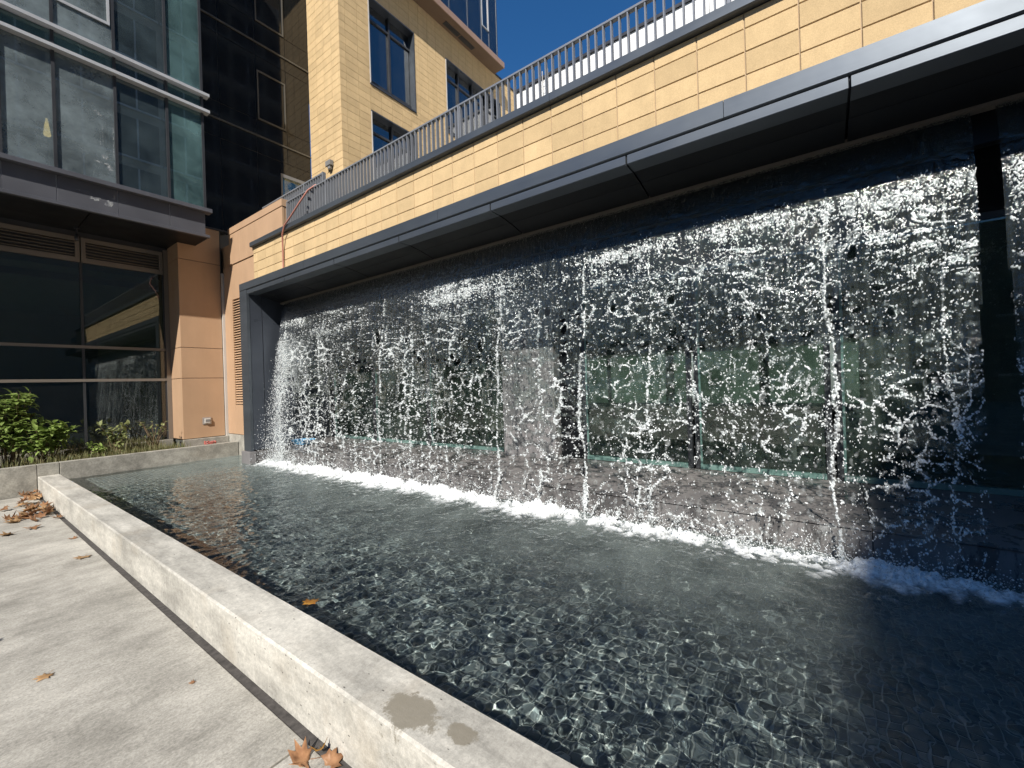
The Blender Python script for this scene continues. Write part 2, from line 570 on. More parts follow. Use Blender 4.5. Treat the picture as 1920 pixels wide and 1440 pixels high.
def put(name, mesh, mat, parent=None, at=(0, 0, 0), rot=None, kind=None, label=None):
    o = bpy.data.objects.new(name, mesh)
    COL.objects.link(o)
    if mat is not None and mesh is not None and len(mesh.materials) == 0:
        mesh.materials.append(MAT[mat] if isinstance(mat, str) else mat)
    at = Vector(at)
    if parent is not None:
        o.parent = parent
        o.location = at - WLOC[parent]
    else:
        o.location = at
    if rot:
        o.rotation_euler = rot
    WLOC[o] = at
    if kind: o['kind'] = kind
    if label: o['label'] = label
    return o


def box(name, mat, parent, x0, x1, y0, y1, z0, z1, bev=0.0, **kw):
    cx, cyy, cz = (x0 + x1) / 2, (y0 + y1) / 2, (z0 + z1) / 2
    me = MB().box(x0 - cx, x1 - cx, y0 - cyy, y1 - cyy, z0 - cz, z1 - cz).mesh(name)
    o = put(name, me, mat, parent, (cx, cyy, cz), **kw)
    if bev:
        b = o.modifiers.new("bevel", 'BEVEL')
        b.width = bev
        b.segments = 2
    return o


def thing(name, loc, label, cat, group=None):
    o = bpy.data.objects.new(name, None)
    o.empty_display_size = 0.2
    COL.objects.link(o)
    o.location = loc
    WLOC[o] = Vector(loc)
    o['label'], o['category'] = label, cat
    if group: o['group'] = group
    return o


def tag(o, label, cat, group=None):
    o['label'], o['category'] = label, cat
    if group: o['group'] = group
    return o


_tilecache = {}


def tile_mesh(wy, hz, d=0.02, c=0.003, axis='X'):
    """a chamfered slab whose front (towards -X, or -Y) lies at 0"""
    key = (round(wy, 4), round(hz, 4), d, c, axis)
    if key in _tilecache: return _tilecache[key]
    a, b = wy / 2, hz / 2
    pts = [(c, -a, -b), (c, a, -b), (c, a, b), (c, -a, b), (0, -a + c, -b + c), (0, a - c, -b + c), (0, a - c, b - c), (0, -a + c, b - c),
           (d, -a, -b), (d, a, -b), (d, a, b), (d, -a, b)]
    f = [(4, 5, 6, 7), (0, 1, 5, 4), (1, 2, 6, 5), (2, 3, 7, 6), (3, 0, 4, 7), (8, 9, 1, 0), (9, 10, 2, 1), (10, 11, 3, 2), (11, 8, 0, 3)]
    if axis == 'Y':
        pts = [(y, x, z) for x, y, z in pts]
    else:
        f = [q[::-1] for q in f]
    me = bpy.data.meshes.new("tile")
    me.from_pydata(pts, [], f)
    me.update()
    _tilecache[key] = me
    return me


# ------------------------------------------------------------------ noise in numpy
def vnoise(x, y, seed):
    """smooth value noise, 0..1"""
    r = np.random.default_rng(seed).random((256, 256)).astype(np.float32)
    xi, yi = np.floor(x).astype(np.int32), np.floor(y).astype(np.int32)
    fx, fy = (x - xi).astype(np.float32), (y - yi).astype(np.float32)
    fx = fx * fx * fx * (fx * (fx * 6 - 15) + 10)
    fy = fy * fy * fy * (fy * (fy * 6 - 15) + 10)
    a, b = r[xi & 255, yi & 255], r[(xi + 1) & 255, yi & 255]
    c, d = r[xi & 255, (yi + 1) & 255], r[(xi + 1) & 255, (yi + 1) & 255]
    return (a * (1 - fx) + b * fx) * (1 - fy) + (c * (1 - fx) + d * fx) * fy


def fbm(x, y, seed, oct=4, gain=0.5):
    s, a, t = 0, 1.0, 0
    for k in range(oct):
        s = s + a * vnoise(x * 2 ** k + 17.3 * k, y * 2 ** k + 5.1 * k, seed + k)
        t += a
        a *= gain
    return s / t


def worley(x, y, seed):
    g = np.random.default_rng(seed)
    jx, jy = g.random((256, 256)).astype(np.float32), g.random((256, 256)).astype(np.float32)
    xi, yi = np.floor(x).astype(np.int32), np.floor(y).astype(np.int32)
    f1 = np.full(x.shape, 9, np.float32)
    f2 = np.full(x.shape, 9, np.float32)
    for dx in (-1, 0, 1):
        for dy in (-1, 0, 1):
            cx, cyy = xi + dx, yi + dy
            px = cx + 0.1 + 0.8 * jx[cx & 255, cyy & 255]
            py = cyy + 0.1 + 0.8 * jy[cx & 255, cyy & 255]
            d = np.hypot(px - x, py - y)
            f2 = np.minimum(f2, np.maximum(f1, d))
            f1 = np.minimum(f1, d)
    return f1, f2


# ================================================================== GROUND AND POOL
pav = thing("pavement", (0, 0, 0), "pale broom finished concrete pavement beside the pool", "pavement")
del pav['label'], pav['category']
pav['kind'] = 'structure'
box("slab", 'pavement', pav, -30, 0.912, 1.818, 9.95, -0.15, 0.0, 0.004)
box("slab", 'pavement', pav, -30, 0.912, -6, 1.806, -0.15, 0.0, 0.004)
box("joint_strip", 'strip', pav, 0.9125, 0.957, -6, 9.95, -0.15, -0.007)
g = box("ground", 'opp_wall', None, -300, 300, -300, 300, -0.42, -0.30)
g['kind'] = 'structure'

ZW, ZF = 0.17, -0.10
pf = box("pool_floor", 'grout', None, 1.2, 3.86, -4.2, 9.97, ZF - 0.1, ZF - 0.004)
pf['kind'] = 'structure'
RECV = [pf]
# mosaic: the 300 nearest tiles singly, the rest in one mesh
TP = 0.05
cells = []
for i in range(int((3.86 - 1.2) / TP)):
    for j in range(int(14.1 / TP)):
        x, y = 1.2 + TP * (i + .5), -4.15 + TP * (j + .5)
        dep = x * fw.x + y * fw.y
        if dep < 0.3: continue
        cells.append((x, y, dep))


def vis(x, y, z, m=0.0):
    v = Vector((x, y, z)) - Vector((0, 0, 1.5))
    d = v.dot(fw)
    return d > 0.1 and abs(v.dot(r2) / d) < 960 / 795 + m and abs(v.dot(u2) / d) < 720 / 795 + m


order = sorted(cells, key=lambda c: c[2] if vis(c[0], c[1], 0.05) else 99)
tm = MB()
c_, h_ = 0.0022, (TP - 0.006) / 2
tm.v = [(-h_, -h_, -.004), (h_, -h_, -.004), (h_, h_, -.004), (-h_, h_, -.004), (-h_ + c_, -h_ + c_, 0), (h_ - c_, -h_ + c_, 0), (h_ - c_, h_ - c_, 0), (-h_ + c_, h_ - c_, 0)]
tm.f = [(4, 5, 6, 7), (0, 1, 5, 4), (1, 2, 6, 5), (2, 3, 7, 6), (3, 0, 4, 7)]
tme = tm.mesh("mosaic_tile")
for (x, y, d) in order[:300]:
    RECV.append(put("mosaic_tile", tme, 'pool_tile', pf, (x, y, ZF)))
rest = order[300:]
base = np.array(tm.v, np.float32)
P = np.array([(x, y, ZF) for x, y, d in rest], np.float32)
V = (P[:, None, :] + base[None]).reshape(-1, 3)
Q = (np.arange(len(rest))[:, None, None] * 8 + np.array(tm.f)[None]).reshape(-1, 4)
RECV.append(put("mosaic_tile_field", np_mesh("mosaic_field", V, Q, False), 'pool_tile', pf, kind='stuff'))

# curb: real side and top, rounded arris
cb = thing("pool_curb", (1.08, 3, 0), "long low pale concrete curb between the pavement and the pool", "curb")
me = MB().prism([(0.958, -0.15), (0.958, 0.262), (0.968, 0.272), (1.19, 0.272), (1.2, 0.262), (1.2, -0.2)], -5, 9.968).mesh("curb")
o = put("curb_body", me, 'curb', cb)
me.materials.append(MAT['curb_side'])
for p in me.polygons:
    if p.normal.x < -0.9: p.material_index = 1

# water surface
nx = 300
gx = np.linspace(1.2, 3.865, nx, dtype=np.float32)
gy = [-2.6]
while gy[-1] < 9.97:
    gy.append(gy[-1] + 0.0075 + 0.0016 * max(0, gy[-1] - 1.0))
gy[-1] = 9.972
gy = np.array(gy, dtype=np.float32)
ny = len(gy)
Xg, Yg = np.meshgrid(gx, gy, indexing='ij')
Zg = np.zeros_like(Xg)
near_fall = np.clip((Xg - 2.2) / 1.5, 0, 1) * np.clip((9.0 - Yg) / 0.8, 0, 1)
calm = np.clip((9.9 - Yg) / 3.0, 0.25, 1)
for (wl, amp, seed, sx, sy) in ((0.30, 0.005, 3, 1.0, 0.8), (0.12, 0.0048, 8, 0.9, 1.1), (0.060, 0.0060, 13, 1, 1), (0.032, 0.0034, 21, 1, 1)):
    wx = Xg / wl * sx + 0.9 * fbm(Xg * 2, Yg * 2, seed + 50, 2)
    wy = Yg / wl * sy + 0.9 * fbm(Xg * 2 + 9, Yg * 2, seed + 60, 2)
    n = vnoise(wx, wy, seed)
    n = 1 - np.abs(2 * n - 1) if wl > 0.1 else n
    Zg += amp * (n - 0.5) * calm * (1 + 1.3 * near_fall)
idx = np.arange(nx * ny).reshape(nx, ny)
Q = np.stack([idx[:-1, :-1], idx[1:, :-1], idx[1:, 1:], idx[:-1, 1:]], -1).reshape(-1, 4)
V = np.stack([Xg, Yg, ZW + Zg], -1).reshape(-1, 3)
water = put("pool_water", np_mesh("pool_water", V, Q), 'water', None, kind='structure')

# planter wall and soil
pl = thing("planter_wall", (0, 10, 0), "concrete planter wall at the far end of the pool", "planter")
for (a, b) in ((-6, 0.952), (0.958, 1.197), (1.203, 3.80)):
    box("wall_segment", 'planter', pl, a, b, 9.97, 10.09, -0.3, 0.46, 0.006)
box("inner_rim", 'planter', pl, 3.0, 3.80, 10.45, 10.545, 0.2, 0.56, 0.004)
box("inner_rim", 'planter', pl, -6, 3.0, 11.10, 11.19, 0.2, 0.55, 0.004)
so = box("planter_soil", 'soil', None, -6, 3.80, 10.09, 11.10, 0.1, 0.40)
so['kind'] = 'structure'

# ================================================================== FOUNTAIN BUILDING
fb = thing("fountain_building", (3.8, 3, 0), "long low building with the waterfall opening under a dark metal fascia", "building")
YR = -4.0        # right end, outside the frame
YJ = 8.51        # inner face of the jamb
# dark fascia, in panels
ys = [8.80, 6.46, 3.50, 0.53, -2.4, YR]
for a, b in zip(ys[:-1], ys[1:]):
    me = MB().prism([(3.45, 3.395), (3.45, 3.520), (3.47, 3.523), (3.80, 3.535), (3.80, 3.385), (3.46, 3.385)], b + 0.002, a - 0.002).mesh("fascia")
    put("fascia_panel", me, 'fascia_metal', fb)
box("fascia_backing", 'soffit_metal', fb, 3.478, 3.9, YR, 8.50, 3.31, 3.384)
js = [8.50, 7.09, 5.63, 4.19, 2.73, 1.27, -0.19, -1.65, -3.1, YR]
for a, b in zip(js[:-1], js[1:]):
    g_ = 0.008
    me = MB().prism([(3.455, 3.302), (3.455, 3.372), (3.476, 3.372), (3.476, 3.312), (3.62, 3.312), (3.62, 3.296), (3.461, 3.296)], b + g_, a - g_).mesh("lower_fascia")
    put("lower_fascia_panel", me, 'fascia_metal', fb)
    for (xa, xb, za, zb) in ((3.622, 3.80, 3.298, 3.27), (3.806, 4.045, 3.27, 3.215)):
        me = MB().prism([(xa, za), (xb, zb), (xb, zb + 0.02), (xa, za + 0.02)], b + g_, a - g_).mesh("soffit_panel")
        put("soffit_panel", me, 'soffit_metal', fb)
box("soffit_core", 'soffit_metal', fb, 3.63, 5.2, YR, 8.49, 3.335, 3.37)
me = MB().prism([(4.05, 3.19), (4.10, 3.18), (4.10, 3.23), (4.05, 3.24)], YR, 8.50).mesh("lip")
put("water_slot_lip", me, 'bronze', fb)
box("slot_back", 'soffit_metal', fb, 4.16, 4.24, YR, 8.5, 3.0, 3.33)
# jamb
me = MB().box(3.452, 3.50, YJ, 8.80, 0.40, 3.383).mesh("jamb")
put("jamb_post", me, 'fascia_metal', fb)
for (xa, xb) in ((3.503, 3.715), (3.725, 4.35), (4.36, 5.0)):
    box("jamb_panel", 'dark_metal', fb, xa, xb, YJ + 0.004, YJ + 0.03, 0.42, 3.30, 0.003)
box("jamb_core", 'soffit_metal', fb, 3.51, 5.0, YJ + 0.032, 8.78, 0.40, 3.37)
box("jamb_plinth", 'pillar', fb, 3.41, 3.53, YJ - 0.02, 8.83, 0.0, 0.395, 0.008)
box("jamb_plinth", 'ledge', fb, 3.535, 5.0, YJ - 0.01, 8.78, 0.0, 0.40, 0.004)
# ledge behind the water, in stones
yy = YJ - 0.012
k = 0
while yy > YR:
    y2 = max(yy - 1.46, YR)
    me = MB().prism([(3.86, -0.1), (3.86, 0.385), (3.89, 0.385), (3.89, -0.1)], y2 + 0.003, yy - 0.003).mesh("ledge_front")
    put("ledge_front_stone", me, 'ledge', fb)
    me = MB().prism([(3.848, 0.392), (3.848, 0.404), (5.0, 0.49), (5.0, 0.45)], y2 + 0.003, yy - 0.003).mesh("ledge_top")
    put("ledge_top_stone", me, 'ledge', fb)
    yy = y2
box("ledge_core", 'soffit_metal', fb, 3.9, 5.4, YR, YJ - 0.02, -0.1, 0.36)
# windows behind the water
win_edges = [(8.3, 6.95), (6.90, 5.45), (5.40, 3.80), (2.50, 1.20), (1.13, -0.05), (-0.12, -1.35), (-1.42, -2.6)]
for (a, b) in win_edges:
    w = box("window", 'mullion', fb, 5.0, 5.06, a - 0.03, a + 0.02, 0.495, 2.75)
    for args in ((5.0, 5.06, b - 0.02, b + 0.03, 0.495, 2.75), (5.0, 5.06, b + 0.03, a - 0.03, 2.70, 2.75)):
        box("frame", 'mullion', w, *args)
    box("sill", 'teal_edge', w, 4.985, 5.05, b + 0.03, a - 0.03, 0.495, 0.545)
    box("jamb_edge", 'teal_edge', w, 5.0, 5.045, a - 0.05, a - 0.03, 0.545, 2.70)
    box("pane", 'fountain_glass', w, 5.02, 5.03, b + 0.03, a - 0.05, 0.545, 2.70)
box("dark_wall", 'soffit_metal', fb, 5.0, 5.1, YR, YJ, 2.752, 3.33)
box("pillar", 'pillar', fb, 4.86, 5.08, 2.86, 3.72, 0.47, 2.76, 0.006)
box("dark_wall", 'soffit_metal', fb, 5.0, 5.1, 2.53, 2.855, 0.495, 2.75)
# dim room behind those windows
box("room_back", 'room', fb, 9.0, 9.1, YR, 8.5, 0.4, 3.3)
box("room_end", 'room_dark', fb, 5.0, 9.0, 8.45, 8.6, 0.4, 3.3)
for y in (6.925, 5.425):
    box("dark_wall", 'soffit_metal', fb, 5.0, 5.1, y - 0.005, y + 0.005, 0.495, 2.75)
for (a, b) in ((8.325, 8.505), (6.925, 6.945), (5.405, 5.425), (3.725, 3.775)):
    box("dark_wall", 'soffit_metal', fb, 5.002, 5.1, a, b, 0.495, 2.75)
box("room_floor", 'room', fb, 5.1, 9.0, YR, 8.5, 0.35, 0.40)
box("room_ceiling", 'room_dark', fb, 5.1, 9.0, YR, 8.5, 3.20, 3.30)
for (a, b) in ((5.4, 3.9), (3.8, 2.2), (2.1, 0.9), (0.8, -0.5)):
    box("glow_panel", 'added_glow', fb, 8.97, 8.995, b, a, 1.0, 2.0)  # glowing panels added on the back wall to brighten the panes
box("room_counter", 'room_dark', fb, 7.6, 8.2, -1.0, 5.6, 0.40, 0.95)
for y in (7.6, 4.2, 1.75, 0.55, -1.9):
    box("room_screen", 'bronze', fb, 6.4, 6.46, y, y + 0.11, 0.40, 3.2)
# tiled wall above
box("tile_backing", 'tan_joint', fb, 3.803, 3.90, YR, 8.985, 3.40, 4.335)
courses = [(4.215, 4.332), (4.035, 4.207), (3.855, 4.027), (3.675, 3.847), (3.54, 3.667)]
ye = 1.12 + 0.35 * 22.5 - 0.012
cols = []
y = 8.985
edges = [1.12 + 0.35 * k for k in range(-12, 23)]
edges = [e for e in edges if e < 8.9] + [8.985]
for a, b in zip(edges[:-1], edges[1:]):
    for (z0, z1) in courses:
        w, h = b - a - 0.009, z1 - z0
        put("tile", tile_mesh(w, h, 0.02, 0.003), 'tan_tile', fb, (3.795 + random.uniform(-.0012, .0012), (a + b) / 2, (z0 + z1) / 2))
# coping
yy = 9.0
for seg in (2.0, 2.45, 2.4, 2.4, 2.4, 1.2):
    me = MB().prism([(3.735, 4.345), (3.735, 4.42), (3.745, 4.43), (4.0, 4.435), (4.0, 4.337), (3.75, 4.337)], yy - seg + 0.002, yy - 0.002).mesh("coping")
    put("coping", me, 'fascia_metal', fb)
    yy -= seg
box("roof_deck", 'planter', fb, 3.91, 15.5, YR - 2, 10.75, 4.05, 4.25)

# railing
rl = thing("roof_railing", (3.88, 3, 4.43), "long grey picket railing running along the top of the tan tiled wall", "railing")
box("top_rail", 'rail_metal', rl, 3.855, 3.905, -3.0, 7.74, 4.905, 4.925)
box("bottom_rail", 'rail_metal', rl, 3.87, 3.89, -3.0, 7.74, 4.452, 4.468)
pk = MB().box(-0.021, 0.021, -0.0065, 0.0065, -0.243, 0.243).mesh("picket")
k = 0
y = 7.70
while y > -2.9:
    put("picket", pk, 'rail_metal', rl, (3.88, y, 4.662))
    y -= 0.0812
for y in (7.74, 6.46, 3.5, 0.53, -2.4):
    box("post", 'rail_metal', rl, 3.852, 3.908, y - 0.012, y + 0.012, 4.43, 4.903)
for (y, z) in ((6.98, 4.76), (7.03, 4.53)):
    box("clamp", 'mullion', rl, 3.845, 3.856, y - .015, y + .015, z - .03, z + .03)
rl2 = thing("terrace_railing", (4.2, 7.8, 4.25), "short grey picket railing set back on the terrace behind the red hose", "railing")
box("top_rail", 'rail_metal', rl2, 4.175, 4.225, 7.10, 9.4, 5.34, 5.365)
pk2 = MB().box(-0.021, 0.021, -0.0065, 0.0065, -0.54, 0.54).mesh("picket")
y = 7.16
while y < 9.4:
    put("picket", pk2, 'rail_metal', rl2, (4.2, y, 4.80))
    y += 0.0812
box("post", 'rail_metal', rl2, 4.17, 4.23, 7.06, 7.095, 4.25, 5.37)
box("post", 'rail_metal', rl2, 4.17, 4.23, 7.70, 7.735, 4.25, 5.34)

# brown wall beside the fountain
bw = thing("brown_panel_wall", (3.9, 9.7, 0.6), "brown metal panel wall with louvre grille between the fountain and the shop window", "wall")
box("panel", 'brown_panel', bw, 3.82, 3.86, 10.12, 10.535, 0.61, 4.195, 0.003)
box("panel", 'brown_panel', bw, 3.82, 3.86, 9.0, 9.62, 0.61, 4.195, 0.003)
box("panel", 'brown_panel', bw, 3.82, 3.86, 9.626, 10.114, 3.47, 4.195, 0.003)
box("panel", 'brown_panel', bw, 3.82, 3.86, 9.626, 10.114, 0.61, 1.235, 0.003)
for (a, b) in ((9.0, 9.30), (9.304, 9.62), (9.624, 10.13)):
    box("panel", 'brown_panel', bw, 3.80, 3.845, a, b, 4.205, 4.835 if a > 9.1 else 4.835, 0.003)
for (a, b) in ((7.80, 8.40), (8.404, 8.996)):
    box("panel", 'brown_panel', bw, 3.80, 3.845, a, b, 4.44, 4.835, 0.003)
box("core", 'brown_panel', bw, 3.862, 4.05, 9.003, 10.13, 0.3, 4.838)
box("core", 'brown_panel', bw, 3.862, 4.05, 10.132, 11.2, 0.3, 4.7)
box("core", 'brown_panel', bw, 3.862, 4.05, 8.79, 9.0, -0.2, 3.40)
box("core", 'brown_panel', bw, 3.847, 3.96, 7.805, 9.0, 4.437, 4.838)
box("cap", 'brown_panel', bw, 3.79, 3.97, 7.79, 9.0, 4.845, 4.975, 0.003)
box("cap", 'brown_panel', bw, 3.79, 4.06, 9.004, 10.14, 4.845, 4.975, 0.003)
box("base", 'planter', bw, 3.81, 3.85, 8.79, 10.535, -0.2, 0.60)
lv = box("louver", 'brown_panel', bw, 3.816, 3.858, 10.09, 10.112, 1.237, 3.468)
sl = MB().prism([(-0.012, -0.022), (-0.016, -0.018), (0.022, 0.020), (0.028, 0.018)], -0.228, 0.228).mesh("slat")
z = 1.275
while z < 3.45:
    put("slat", sl, 'brown_panel', lv, (3.832, 9.858, z))
    z += 0.0525
box("backing", 'mullion', lv, 3.859, 3.861, 9.626, 10.088, 1.24, 3.465)
box("corner_trim", 'trim_white', bw, 3.775, 3.819, 10.50, 10.542, 0.56, 4.1)

# ================================================================== GLASS OFFICE BUILDING
ob = thing("glass_office_building", (1, 11, 0), "office building with a teal glass bay over a dark shop window on the left", "building")
BX0, BX1, BY = -2.6, 3.29, 9.85
mx = [-2.6, -1.95, -1.29, -0.63, 0.03, 0.68, 1.25, 1.99, 2.72, BX1]
# soffit and bottom band
box("soffit_panel", 'soffit_metal', ob, BX0, 1.63, 9.87, 11.2, 4.60, 4.63)
box("soffit_panel", 'soffit_metal', ob, 1.645, BX1 + 0.04, 9.87, 11.2, 4.60, 4.63)
box("bay_floor", 'room_dark', ob, BX0, BX1, 9.90, 14.5, 4.66, 5.08)
box("bottom_trim", 'spandrel', ob, BX0, BX1 + 0.06, 9.80, 9.88, 4.60, 4.655, 0.004)
for a, b in zip(mx[:-1], mx[1:]):
    box("spandrel_panel", 'spandrel', ob, a + 0.004, b - 0.004, 9.845, 9.88, 4.66, 5.085, 0.002)
    box("panel_joint", 'white_fin', ob, a - 0.003, a + 0.003, 9.852, 9.87, 4.66, 5.085)
    # glass in three heights
    for (z0, z1) in ((5.175, 7.08), (7.14, 7.40), (7.47, 9.75), (9.80, 10.1), (10.15, 12.6)):
        box("pane", "bay_glass_clean" if a == 1.99 else "bay_glass_teal" if a == 2.72 or z1 - z0 < 0.4 else "bay_glass", ob, a + 0.02, b - 0.02, BY, BY + 0.012, z0, z1)
    box("mullion", 'mullion', ob, b - 0.02, b + 0.02, BY - 0.025, BY + 0.06, 5.175, 12.6)
box("sill_ledge", 'spandrel', ob, BX0, BX1 + 0.09, 9.735, 9.92, 5.09, 5.165, 0.004)
for z in (7.11, 7.435, 9.775, 10.125):
    f = MB().box(BX0, BX1 + 0.10, 9.73, 9.88, z - 0.027, z + 0.027).mesh("fin")
    o = put("fin", f, 'white_fin', ob)
for a, b in ((1.25, 1.99), (-0.63, 0.03)):
    fr = box("opening_window", 'white_fin', ob, a + 0.05, b - 0.04, 9.822, 9.842, 7.93, 7.975)
    box("frame", 'white_fin', fr, a + 0.05, a + 0.085, 9.822, 9.842, 7.975, 9.3)
    box("frame", 'white_fin', fr, b - 0.075, b - 0.04, 9.822, 9.842, 7.975, 9.3)
    box("frame", 'white_fin', fr, a + 0.05, b - 0.04, 9.822, 9.842, 9.3, 9.345)
# dried plaster splashes on the second pane and the panel under it
def splash(parent, cx, cz, w, h, seed, y=9.8485):
    r_ = random.Random(seed)
    n_ = 22
    m_ = MB()
    rim = []
    for k_ in range(n_):
        a_ = 2 * math.pi * k_ / n_
        q_ = r_.uniform(.45, 1.0)
        rim.append((cx + w * q_ * math.cos(a_), cz + h * q_ * math.sin(a_)))
    m_.v = [(cx, y - .0012, cz)] + [(x_, y, z_) for x_, z_ in rim]
    m_.f = [(0, 1 + k_, 1 + (k_ + 1) % n_) for k_ in range(n_)]
    put("plaster_splash", m_.mesh("plaster_splash"), 'plaster', parent)


for (cx, cz, w, h, sd) in ((1.79, 6.33, .06, .035, 1), (1.74, 6.36, .05, .012, 2), (1.82, 6.02, .005, .25, 3), (1.79, 5.90, .004, .20, 9), (1.84, 5.62, .07, .05, 4), (1.80, 5.50, .11, .02, 5), (1.90, 5.44, .05, .07, 6), (1.955, 5.9, .012, .5, 7),
                           (1.72, 5.80, .03, .01, 8)):
    splash(ob, cx, cz, w, h, sd)
for (cx, cz, w, h, sd) in ((1.70, 4.86, .10, .05, 11), (1.86, 4.82, .09, .09, 12), (1.52, 4.93, .13, .012, 13), (1.93, 4.95, .03, .05, 14)):
    splash(ob, cx, cz, w, h, sd, 9.8435)
# inside the bay
box("bay_back_wall", 'room', ob, BX0, BX1, 13.4, 13.5, 5.1, 12.6)
box("bay_side_wall", 'room', ob, BX1 - 0.02, BX1 + 0.02, 9.92, 13.4, 4.66, 12.6)
box("bay_ceiling", 'room', ob, BX0, BX1 - 0.03, 9.93, 13.39, 7.10, 7.42)
box("bay_ceiling", 'room', ob, BX0, BX1 - 0.03, 9.93, 13.39, 9.80, 10.1)
box("bay_roof", 'room_dark', ob, BX0, BX1 + 0.02, 9.86, 13.6, 12.605, 12.7)
for (z0, z1) in ((5.175, 7.08), (7.14, 7.40), (7.47, 9.75)):
    box("blind", 'teal_blind', ob, 2.75, 3.26, 9.90, 9.93, z0, z1)
for a, b in zip(mx[:-1], mx[1:]):
    box("blind", 'teal_blind', ob, a + 0.03, b - 0.03, 9.90, 9.926, 7.143, 7.397)
# ground floor window under the bay
GY = 11.2
gm = [-3.3, -0.78, 1.70, 2.94]
for a, b in zip(gm[:-1], gm[1:]):
    for (z0, z1) in ((0.56, 1.785), (1.84, 2.415), (2.47, 4.025)):
        box("pane", 'ground_glass', ob, a + 0.02, b - 0.02, GY, GY + 0.012, z0, z1)
    lv = box("louver_grille", 'bronze', ob, a + 0.01, b - 0.01, GY - 0.03, GY + 0.03, 4.42, 4.50)
    box("frame", 'bronze', lv, a + 0.01, b - 0.01, GY - 0.03, GY + 0.03, 4.03, 4.12)
    box("frame", 'bronze', lv, a + 0.01, a + 0.07, GY - 0.03, GY + 0.03, 4.12, 4.42)
    box("frame", 'bronze', lv, b - 0.07, b - 0.01, GY - 0.03, GY + 0.03, 4.12, 4.42)
    box("backing", 'mullion', lv, a + 0.07, b - 0.07, GY + 0.035, GY + 0.04, 4.10, 4.44)
    for k in range(5):
        z = 4.145 + 0.058 * k
        me = MB()
        me.v = [(x, y, zz) for x in (a + 0.07, b - 0.07) for (y, zz) in ((GY - 0.028, z), (GY + 0.02, z + 0.03), (GY + 0.02, z + 0.040), (GY - 0.028, z + 0.012))]
        me.f = [(0, 4, 5, 1), (1, 5, 6, 2), (2, 6, 7, 3), (3, 7, 4, 0), (0, 1, 2, 3), (7, 6, 5, 4)]
        put("slat", me.mesh("slat"), 'bronze', lv)
    box("mullion", 'mullion', ob, b - 0.018, b + 0.018, GY - 0.02, GY + 0.07, 0.56, 4.02)
for z in (1.812, 2.442):
    box("transom", 'bronze', ob, -3.3, 2.94, GY - 0.035, GY + 0.06, z - 0.026, z + 0.026)
box("sill", 'bronze', ob, -3.3, 2.94, GY - 0.03, GY + 0.06, 0.50, 0.555)
box("window_jamb", 'bronze', ob, 2.943, 3.018, GY - 0.04, GY + 0.08, 0.50, 4.55)
box("head_trim", 'mullion', ob, -3.3, 3.0, GY - 0.01, GY + 0.08, 4.505, 4.60)
# room on the ground floor
box("shop_floor", 'shop_paint', ob, -5, 3.4, 11.27, 18, 0.30, 0.45)
box("shop_ceiling", 'shop_paint', ob, -5, 3.4, 11.29, 18, 3.93, 4.6)
box("shop_back", 'shop_paint', ob, -5, 3.4, 18, 18.1, 0.4, 4.0)
box("shop_side", 'shop_paint', ob, 3.05, 3.15, 11.29, 18, 0.4, 4.0)
box("shop_band", 'room', ob, -5, 3.04, 11.9, 12.0, 3.80, 3.925)
# brown column beside the shop window
for (z0, z1) in ((0.57, 1.815), (1.825, 2.45), (2.46, 4.275), (4.285, 5.03)):
    box("column_panel", 'brown_panel', ob, 3.02, 3.772, 10.55, 11.19, z0, z1, 0.004)
box("column_core", 'room_dark', ob, 3.06, 3.80, 10.57, 11.18, 0.3, 5.02)
box("column_cap", 'mullion', ob, 3.3, 3.95, 10.54, 10.79, 5.04, 5.07)
# black glass wall behind
KY = 10.8
vx = [3.32, 3.95, 4.73, 5.45, 6.055]
hz = [5.07, 7.24, 7.65, 8.04, 9.59, 9.91, 10.42, 12.0, 12.35, 12.75, 14.0]
for i, (a, b) in enumerate(zip(vx[:-1], vx[1:])):
    for c, d in zip(hz[:-1], hz[1:]):
        if i >= 2 and c == 5.07: continue
        box("spandrel_glass", 'black_glass', ob, a + 0.006, b - 0.006, KY, KY + 0.02, c + 0.006, d - 0.006)
box("spandrel_glass", 'black_glass', ob, 4.736, 5.25, KY, KY + 0.02, 5.07, 7.234)
box("spandrel_glass", 'black_glass', ob, 5.256, 6.05, KY, KY + 0.02, 6.95, 7.234)
box("wall_backing", 'black_line', ob, 3.32, 6.055, KY + 0.012, KY + 0.2, 6.9, 14.0)
box("wall_backing", 'black_line', ob, 3.32, 5.25, KY + 0.012, KY + 0.2, 3.0, 6.9)
for z in (7.65, 9.91, 12.35):
    box("trim_bar", 'black_line', ob, 3.32, 6.055, KY - 0.03, KY - 0.002, z - 0.014, z + 0.014)
for z0, z1 in ((8.06, 9.25), (10.44, 11.7)):
    fr = box("dark_window", 'black_line', ob, 4.76, 5.43, KY - 0.022, KY - 0.002, z0, z0 + 0.035)
    box("frame", 'black_line', fr, 4.76, 5.43, KY - 0.022, KY - 0.002, z1 - 0.035, z1)
    box("frame", 'black_line', fr, 4.76, 4.79, KY - 0.022, KY - 0.002, z0 + 0.035, z1 - 0.035)
    box("frame", 'black_line', fr, 5.40, 5.43, KY - 0.022, KY - 0.002, z0 + 0.035, z1 - 0.035)
dr = box("terrace_door", 'rail_metal', ob, 5.256, 5.30, KY - 0.02, KY + 0.05, 4.25, 6.94)
box("frame", 'rail_metal', dr, 5.30, 6.05, KY - 0.02, KY + 0.05, 6.86, 6.94)
box("pane", 'ground_glass', dr, 5.30, 6.05, KY, KY + 0.01, 4.3, 6.86)
box("door_room_wall", 'room', ob, 5.26, 6.05, 12.4, 12.5, 4.2, 7.0)

